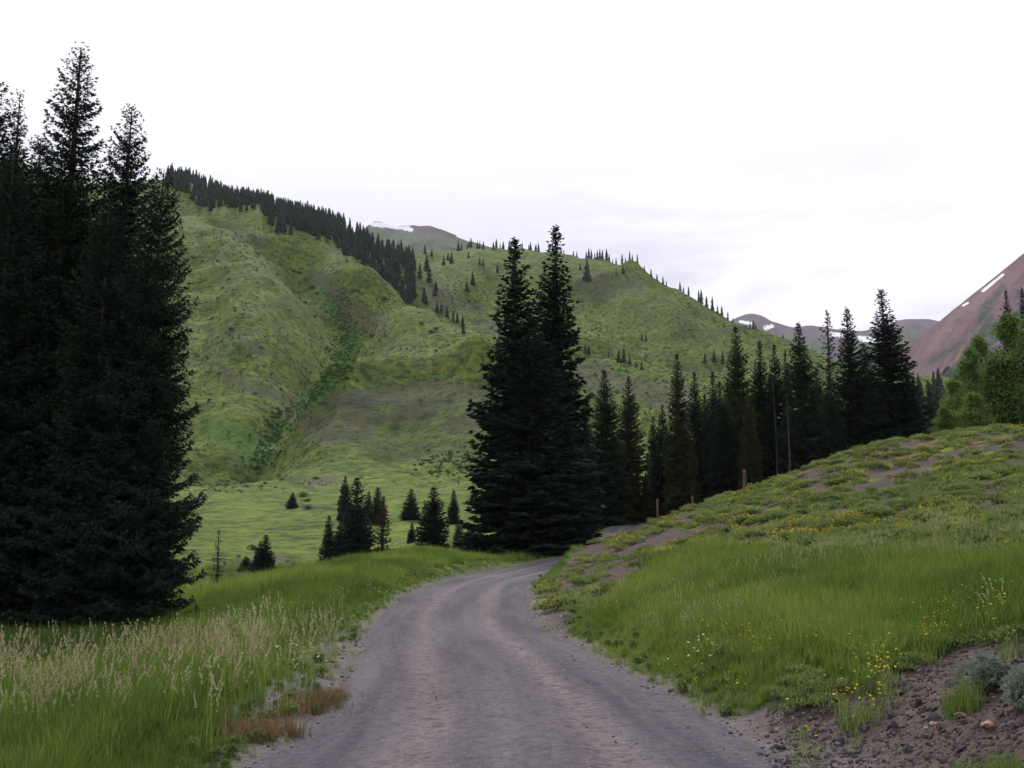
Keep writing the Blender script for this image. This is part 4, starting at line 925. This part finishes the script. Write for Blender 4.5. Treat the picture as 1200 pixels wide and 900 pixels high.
def polar(n_, r0, r1, th0=-36, th1=36, p=1.0):
    u_ = RNG.random(n_) ** p; r = np.exp(math.log(r0) + u_ * (math.log(r1) - math.log(r0))); th = np.radians(RNG.uniform(th0, th1, n_)); return r * np.sin(th), r * np.cos(th)
def G(A_, x, y): return samp(A_, x, y)
def ground_pts(x, y): return np.stack([x, y, zat(x, y)], -1)

# grass
x, y = polar(150000, 5.0, 130)
lt, _, hw_ = road_near(x, y); so_ = G(soil, x, y); pr_ = np.hypot(x, y); gr_ = G(gravel, x, y)
right = lt > 0
keep = (np.abs(lt) > hw_ + 0.05 + 0.45 * RNG.random(len(x))) & (RNG.random(len(x)) > so_ * 1.15) & (RNG.random(len(x)) > gr_ * 0.85)
# the upper bank has shorter turf and bare patches
px_, py_ = project(x, y, zat(x, y))
patch = fbm(x / 1.6, y / 2.4, 3, 91)
upper = right & (py_ < 640 + 0.06 * (px_ - 700)) & (y > 16)
keep &= RNG.random(len(x)) < np.where(y > 75, 0.55, np.where(upper, 0.28, 0.8))
x, y, lt, pr_, upper, px_, py_ = [q[keep] for q in (x, y, lt, pr_, upper, px_, py_)]
s_ = 0.72 * (pr_ / 10) ** 0.30 * RNG.uniform(0.6, 1.3, len(x)); s_ = np.where(upper, s_ * 0.55, s_)
s_ = np.where((lt < 0) & (np.abs(lt) < 3.2), s_ * 0.75, s_)
near_edge = np.clip((np.abs(lt) - 2.0) / 1.5, 0.35, 1); s_ *= near_edge
s_ = np.where(y > 45, s_ * 0.75, s_); s_ = np.where(lt > 0, s_ * 0.86, s_)
s_ = s_ * (1 + 0.45 * fbm(x / 1.5, y / 2.2, 3, 94))
tint = np.clip(0.42 + 0.9 * fbm(x / 3, y / 5, 4, 95) + RNG.normal(0, 0.16, len(x)) + np.where(upper, 0.25, 0) + np.where(lt > 0, 0.20, np.where(y < 26, -0.2, -0.05)) + np.where((lt < 0) & (y > 36), 0.28, 0), 0, 1)
gl = lib('grass_tuft', [mesh_from('grass_tuft', *blades(700 + i, 34, 0.22, 0.62, 0.17, 0.0065, 0.5), m_grass) for i in range(6)])
wscl = s_ * (pr_ / 10) ** 0.15
scatter('grass', gl, 6, ground_pts(x, y), wscl, tint, 'long green grass on both sides of the road', 0.12, zsc=s_)

# pale ripe grass in the left foreground, some on the bank
x, y = polar(16000, 7.5, 30, -34, -2); lt, _, hw_ = road_near(x, y); px_, py_ = project(x, y, zat(x, y))
dn = sstep(-0.25, 0.35, fbm(x / 2.5, y / 2.5, 3, 97) + 0.25) * (1 - sstep(14, 18.5, y + 0.25 * x)) * sstep(8.2, 10.5, y) * (1 - 0.65 * sstep(0, 1, np.array((9.5 - y))))
keep = (lt < -hw_ - 0.35) & (RNG.random(len(x)) < dn * 0.11) & (px_ > -80)
x, y = x[keep], y[keep]
x2, y2 = polar(9000, 9, 45, 3, 33); lt2, _, hw2 = road_near(x2, y2); k2 = (lt2 > hw2 + 0.8) & (RNG.random(len(x2)) < 0.16) & (fbm(x2 / 3, y2 / 3, 2, 98) > 0) & (G(soil, x2, y2) < 0.3)
nl_ = len(x); x = np.concatenate([x, x2[k2]]); y = np.concatenate([y, y2[k2]])
s_ = RNG.uniform(0.5, 1.15, len(x)); s_[nl_:] *= 0.7
sl_ = lib('ripe_grass_stem', [seeded(740 + i) for i in range(4)])
scatter('ripe_grass', sl_, 4, ground_pts(x, y), s_, np.clip(RNG.normal(0.5, 0.2, len(x)), 0, 1), 'pale ripe seed grass standing above the green grass', 0.12)

x, y = polar(9000, 6, 60); lt, _, hw_ = road_near(x, y); kp = (np.abs(lt) > hw_ + 0.3) & (RNG.random(len(x)) < 0.35 * np.exp(-((np.abs(lt) - hw_) / 3.5))+ 0.05) & (G(soil, x, y) < 0.5); x, y = x[kp], y[kp]
scatter('leafy_weeds', lib('leafy_weed', [mesh_from('leafy_weed', *gen_shrub(870 + i, 160, 0.30, 0.9, 5)[0], m_cush) for i in range(3)]), 3, ground_pts(x, y), RNG.uniform(0.05, 0.15, len(x)) * (np.hypot(x, y) / 10) ** 0.25, RNG.uniform(0, 0.6, len(x)), 'low leafy weeds mixed into the verge grass', 0.1)
# reddish weeds beside the left road edge
cs = [hit(325, 860, 4), hit(395, 828, 4), hit(380, 838, 4)]; x = []; y = []
for q in cs:
    x += list(q[0] + RNG.normal(0, 0.2, 14)); y += list(q[1] + RNG.normal(0, 0.25, 14))
x = np.array(x) - 0.12; y = np.array(y)
scatter('reddish_weeds', lib('reddish_weed', [mesh_from('reddish_weed', *blades(760 + i, 40, 0.10, 0.26, 0.16, 0.006, 0.5), m_red_gr) for i in range(2)]), 2, ground_pts(x, y), RNG.uniform(.7, 1.1, len(x)), RNG.random(len(x)), 'low reddish brown weeds at the left road edge')

# cushion plants on the upper bank
x, y = polar(9000, 9, 66, 1, 36); lt, _, hw_ = road_near(x, y); px_, py_ = project(x, y, zat(x, y)); so_ = G(soil, x, y)
line = 640 + 0.06 * (px_ - 700)
kp = (lt > hw_ + 0.7) & (((py_ < line) & (RNG.random(len(x)) < np.where(so_ > 0.45, 0.16, 0.5))) | ((so_ > 0.3) & (y > 15) & (RNG.random(len(x)) < 0.09)) | ((so_ > 0.05) & (so_ < 0.9) & (y < 15) & (RNG.random(len(x)) < 0.35)))
x, y = x[kp], y[kp]; fl_ = fbm(x / 5, y / 5, 2, 99)
cl1 = lib('cushion_plant', [cushion(780 + i, 0) for i in range(3)]); cl2 = lib('flowering_cushion', [cushion(790 + i, 26 + 22 * i) for i in range(3)])
flow = (fl_ + RNG.normal(0, 0.25, len(x)) > -0.05) & (RNG.random(len(x)) < 0.6) & (y > 15)
for sel_, cl_, nm, lb in ((~flow, cl1, 'cushion_plants', 'grey green cushion plants between bare soil on the right bank'), (flow, cl2, 'flowering_cushion_plants', 'cushion plants with yellow flowers on the right bank')):
    xx, yy = x[sel_], y[sel_]; sc2 = np.where(yy < 15, RNG.uniform(0.13, 0.3, len(xx)), RNG.uniform(0.22, 0.62, len(xx)))
    scatter(nm, cl_, 3, ground_pts(xx, yy), sc2, np.clip(0.5 + 0.4 * fbm(xx / 3, yy / 3, 2, 96) + RNG.normal(0, .2, len(xx)), 0, 1), lb, 0.15)
# yellow daisies near the dirt cut, on the right, plus a few in the left meadow
pts = []
for px, py, n_, sx_, sy_ in [(1100, 745, 10, 30, 8), (1150, 735, 14, 30, 10), (1180, 715, 8, 20, 8), (1080, 770, 9, 14, 5), (1015, 790, 10, 20, 8), (970, 770, 10, 20, 8), (1030, 812, 14, 16, 8), (1010, 840, 7, 18, 8), (880, 765, 10, 24, 8), (940, 740, 5, 20, 8), (1005, 860, 5, 8, 6), (860, 790, 4, 20, 6), (850, 835, 4, 12, 5), (950, 880, 4, 10, 6), (1190, 770, 4, 10, 6)]:
    for i in range(n_):
        q = hit(px + random.gauss(0, sx_), py + random.gauss(0, sy_), 4)
        if q: pts.append(q)
fp = lib('daisy_plant', [flowerplant(800 + i, 2 + 2 * i, 0.30, m_yel, m_cush, 0.0115, 0.12, 22) for i in range(3)])
pts = np.array(pts); scatter('yellow_daisies', fp, 3, pts, RNG.uniform(0.8, 1.2, len(pts)), RNG.random(len(pts)), 'yellow daisies scattered in the grass above the dirt cut', 0.15)
pts = []
for px, py, n_, sx_, sy_ in [(325, 738, 5, 5, 3), (97, 765, 2, 3, 3), (20, 745, 3, 14, 6)]:
    for i in range(n_):
        q = hit(px + random.gauss(0, sx_), py + random.gauss(0, sy_), 8)
        if q: pts.append(q)
pts = np.array(pts); scatter('yellow_meadow_flowers', fp, 3, pts, np.full(len(pts), 2.0), RNG.random(len(pts)), 'few yellow flowers in the left meadow', 0.1)
pts = []
for px, py, n_, sx_, sy_ in [(470, 682, 34, 30, 5), (400, 700, 22, 40, 8), (290, 705, 12, 30, 6), (440, 700, 12, 24, 6), (640, 740, 3, 8, 4), (760, 760, 5, 50, 30), (870, 735, 6, 16, 4), (240, 735, 8, 60, 12), (370, 800, 5, 30, 20)]:
    for i in range(n_):
        q = hit(px + random.gauss(0, sx_), py + random.gauss(0, sy_), 8)
        if q: pts.append(q)
wf = lib('white_flower_plant', [flowerplant(820 + i, 3 + 2 * i, 0.42, m_whi, m_grass, 0.016, 0.16, 16) for i in range(2)])
pts = np.array(pts); scatter('white_flowers', wf, 2, pts, RNG.uniform(0.6, 1.05, len(pts)), RNG.random(len(pts)), 'small white flowers in the grass by the road', 0.1)
# loose stones
x, y = polar(22000, 4.5, 40, -34, 36); lt, _, hw_ = road_near(x, y); so_ = G(soil, x, y); gr_ = G(gravel, x, y); al_ = np.abs(lt)
prob = np.where(al_ < hw_ * 0.8, 0.07, 0) + np.where((al_ >= hw_ * 0.8) & (al_ < hw_ + 0.5), 0.38, 0) + np.where((lt < 0) & (gr_ > .3) & (al_ > hw_), 0.3, 0) + 0.75 * (so_ > 0.35) * (al_ > hw_)
kp = RNG.random(len(x)) < prob; x, y, lt = x[kp], y[kp], lt[kp]; z = zat(x, y)
_, rz2, hw2 = road_near(x, y); z = np.where(np.abs(lt) < hw2 + 0.2, np.maximum(z, rz2 + 0.004), z)
ss = np.exp(RNG.normal(math.log(0.014), 0.5, len(x))) * (np.hypot(x, y) / 9) ** 0.35; ss = np.where(np.abs(lt) < hw2, np.minimum(ss, 0.02), np.minimum(ss, 0.07))
x5, y5 = polar(26000, 5, 12, 14, 36, 0.8); k5 = (G(soil, x5, y5) > 0.3) & (RNG.random(len(x5)) < 0.6); x5, y5 = x5[k5], y5[k5]
scatter('rubble', lib('rubble_stone', [rock_mesh(850 + i, m_stone) for i in range(4)]), 4, ground_pts(x5, y5), np.minimum(np.exp(RNG.normal(math.log(0.0105), 0.65, len(x5))), 0.06), RNG.random(len(x5)) * 0.9, 'dark stony rubble of the dirt cut at the lower right', 0.6)
scatter('loose_stones', lib('stone', [rock_mesh(840 + i, m_stone) for i in range(5)]), 5, np.stack([x, y, z], -1), ss, RNG.random(len(x)), 'loose gravel stones along the road and on the dirt cut', 0.5)
# low bushes and tussocks over the hillsides
x, y = polar(34000, 330, 1150, -22, 24); nz_ = fbm(x / 55, y / 70, 4, 131); kp = (RNG.random(len(x)) < np.clip(0.30 + 1.3 * nz_, 0.03, 0.9) * 0.75); x, y = x[kp], y[kp]; px_, py_ = project(x, y, zat(x, y))
s_ = RNG.uniform(0.35, 1.0, len(x)) * np.clip(y / 520, 0.7, 1.7) * (1 + 0.8 * (RNG.random(len(x)) < 0.06))
scatter('hillside_bushes', lib('hillside_bush', [mesh_from('hillside_bush', *gen_shrub(880 + i, 46, 0.5, 0.7, 4)[0], m_hb) for i in range(4)]), 4, ground_pts(x, y), s_, RNG.random(len(x)), 'low dark tussocks and scrub covering the hillsides', 0.1, zsc=s_ * 0.75)
# gully thicket
pts = []
gl_ = [(300, 548), (332, 492), (385, 450), (410, 405), (395, 355)]
for i in range(800):
    k = random.random() * (len(gl_) - 1); a = int(k); f = k - a; px = gl_[a][0] * (1 - f) + gl_[a + 1][0] * f + random.gauss(0, 8); py = gl_[a][1] * (1 - f) + gl_[a + 1][1] * f + random.gauss(0, 6)
    q = hit(px, py, 330 * random.uniform(1, 1.004))
    if q: x_ = q[0] + random.gauss(0, 2); y_ = q[1] + random.gauss(0, 4); pts.append((x_, y_, float(zat(x_, y_))))
for i in range(160):
    q = hit(random.gauss(530, 26), random.gauss(545, 9), 300)
    if q: pts.append(q)
for i in range(60):
    q = hit(random.uniform(240, 470), 664 + random.gauss(0, 8) , 90)
    if q and q[1] < 170: pts.append(q)
pts = np.array(pts); s_ = RNG.uniform(0.6, 1.7, len(pts)) * np.clip(pts[:, 1] / 420, 0.3, 1.2)
scatter('green_thicket', lib('thicket_bush', [mesh_from('thicket_bush', *gen_shrub(860 + i, 260, 0.22)[0], m_willow) for i in range(3)]), 3, pts, s_, RNG.random(len(pts)), 'low green thicket filling the gully and stream bank', 0.05, zsc=s_ * 0.7)

# ------------------------------------------------------------------ sagebrush, posts, stones
m_sagewood = m_dead
def sage(px, py, r, label, seed):
    q = hit(px, py, 4); g_ = gen_shrub(seed, 2600, 0.13, 0.95, 12); ms = pack(g_, m_sage, m_sagewood, 'sage')
    t = thing('sagebrush', (q[0], q[1], q[2] - 0.02), label, 'shrub', None, seed, (r, r, r)); obj('stems', ms[1], t); obj('foliage', ms[0], t)
sage(1166, 808, 0.31, 'pale grey green sagebrush on the dirt cut near the right edge', 5)
sage(1208, 822, 0.26, 'green sagebrush cut off by the right edge below the pale one', 8)
def post(px, Y, pyt, r, label, tilt):
    x, y, z = at_Y(px, Y); H = height_to(px, pyt, Y, z); n_ = 6; segs = []
    rng = np.random.default_rng(int(px))
    ring = 9; Vs = []; 
    for i in range(n_ + 1):
        f = i / n_; rr = r * (1.08 - 0.15 * f); an = np.arange(ring) * 6.283 / ring; k = rr * (1 + 0.10 * np.sin(3 * an + px))
        Vs.append(np.stack([k * np.cos(an) + tilt * f * H, k * np.sin(an), np.full(ring, f * (H + .35) - .35) + (rng.normal(0, 0.04, ring) if i == n_ else 0)], -1))
    Vs = np.vstack(Vs); ii = np.arange(n_)[:, None]; jj = np.arange(ring)[None]
    Fq = np.stack([ii * ring + jj, ii * ring + (jj + 1) % ring, (ii + 1) * ring + (jj + 1) % ring, (ii + 1) * ring + jj], -1).reshape(-1, 4)
    Vs = np.vstack([Vs, [[tilt * H, 0, H - 0.02]]]); cap = np.array([[n_ * ring + j, n_ * ring + (j + 1) % ring, len(Vs) - 1] for j in range(ring)])
    o = obj('fence_post', mesh_from('fence_post', Vs, [Fq, cap], m_post), label=label, category='post', group='old wooden posts along the bank top'); o.location = (x, y, z)
post(873, 60.5, 551, 0.11, 'tallest reddish wooden post on the bank top in front of the right stand', 0.02)
post(812, 62, 582, 0.07, 'thin short wooden post between the tallest post and the far road', -0.02)
post(771, 64, 585, 0.09, 'pale short wooden post nearest the far piece of road', 0.0)
for px, py, r, lab, sd in [(1127, 840, .045, 'pale reddish stone lying in the dirt cut', 1), (1145, 822, .035, 'orange stone just below the sagebrush', 2), (1158, 852, .06, 'flat pinkish slab of stone at the lower right', 3), (1094, 850, .035, 'pale grey stone left of the pinkish slab', 4)]:
    q = hit(px, py, 4); o = obj('stone', rock_mesh(900 + sd, m_stone2, 2), label=lab, category='stone'); o.location = (q[0], q[1], q[2] + r * 0.25); o.scale = (r, r, r * 0.8); o.rotation_euler = (0.1, 0.1, sd)

# ------------------------------------------------------------------ air
m_haze = bpy.data.materials.new('haze'); m_haze.use_nodes = True; nt = m_haze.node_tree; nt.nodes.clear()
o_ = nt.nodes.new('ShaderNodeOutputMaterial'); pv = nt.nodes.new('ShaderNodeVolumePrincipled'); pv.inputs['Color'].default_value = (0.88, 0.90, 1.0, 1); pv.inputs['Density'].default_value = HAZE = 0.000034
nt.links.new(pv.outputs[0], o_.inputs['Volume'])
zmin = min(float(Z.min()), -8) - 1; ztop = max([float(Z.max())] + [v.co.z for o in bpy.data.objects if o.name.startswith('mountain') for v in o.data.vertices]) + 20; print('ztop', ztop)
hv = np.array([(a, b_, c_) for a in (-5800, 5800) for b_ in (-5800, 5800) for c_ in (zmin, ztop)])
hf = np.array([[0, 1, 3, 2], [4, 6, 7, 5], [0, 4, 5, 1], [2, 3, 7, 6], [0, 2, 6, 4], [1, 5, 7, 3]])
print('terrain z', Z.min(), Z.max())
obj('haze', mesh_from('haze', hv, hf, m_haze), kind='stuff', label='thin pale mountain haze')

# ------------------------------------------------------------------ light
SUN_EL = math.radians(42); SUN_AZ = math.radians(-14)   # azimuth clockwise from +Y: ahead, to the right
wd = bpy.data.worlds.new('World'); scene.world = wd; wd.use_nodes = True; nt = wd.node_tree; nt.nodes.clear()
wo = nt.nodes.new('ShaderNodeOutputWorld'); bg = nt.nodes.new('ShaderNodeBackground'); sk = nt.nodes.new('ShaderNodeTexSky'); sk.sky_type = 'NISHITA'; sk.sun_disc = False
sk.sun_elevation = SUN_EL; sk.sun_rotation = SUN_AZ
tc = nt.nodes.new('ShaderNodeTexCoord'); mp = N(nt, 'ShaderNodeMapping'); mp.inputs['Scale'].default_value = (1.0, 1.0, 4.5); nt.links.new(tc.outputs['Generated'], mp.inputs[0])
cn = noise(nt, mp.outputs[0], 2.6, 5, 0.55, 0.3)
cloud = ramp(nt, cn, [(0.42, (6.3, 6.0, 7.2, 1)), (0.60, (9.4, 9.3, 9.8, 1))])
sxyz = N(nt, 'ShaderNodeSeparateXYZ'); nt.links.new(tc.outputs['Generated'], sxyz.inputs[0])
hi = ramp(nt, sxyz.outputs[2], [(0.24, 0.0), (0.38, 0.72)])
cloud = mix(nt, hi, cloud, (9.8, 9.7, 10.1))
col = mix(nt, 0.93, sk.outputs[0], cloud)
nt.links.new(col, bg.inputs[0]); bg.inputs[1].default_value = 0.10; nt.links.new(bg.outputs[0], wo.inputs[0])
sl = bpy.data.lights.new('sun', 'SUN'); sl.energy = 2.8; sl.angle = math.radians(12); sl.color = (1.0, 0.96, 0.90)
so = bpy.data.objects.new('sun', sl); COL.objects.link(so)
dv = Vector((math.sin(SUN_AZ) * math.cos(SUN_EL), math.cos(SUN_AZ) * math.cos(SUN_EL), math.sin(SUN_EL)))
so.rotation_euler = dv.to_track_quat('Z', 'Y').to_euler(); so.location = (0, 0, 60)

scene.view_settings.view_transform = 'Standard'; scene.view_settings.look = 'None'; scene.view_settings.exposure = 0.35; scene.view_settings.gamma = 1
scene.cycles.max_bounces = 6; scene.cycles.volume_bounces = 1; scene.cycles.transparent_max_bounces = 8; scene.cycles.diffuse_bounces = 3
scene.cycles.use_denoising = True
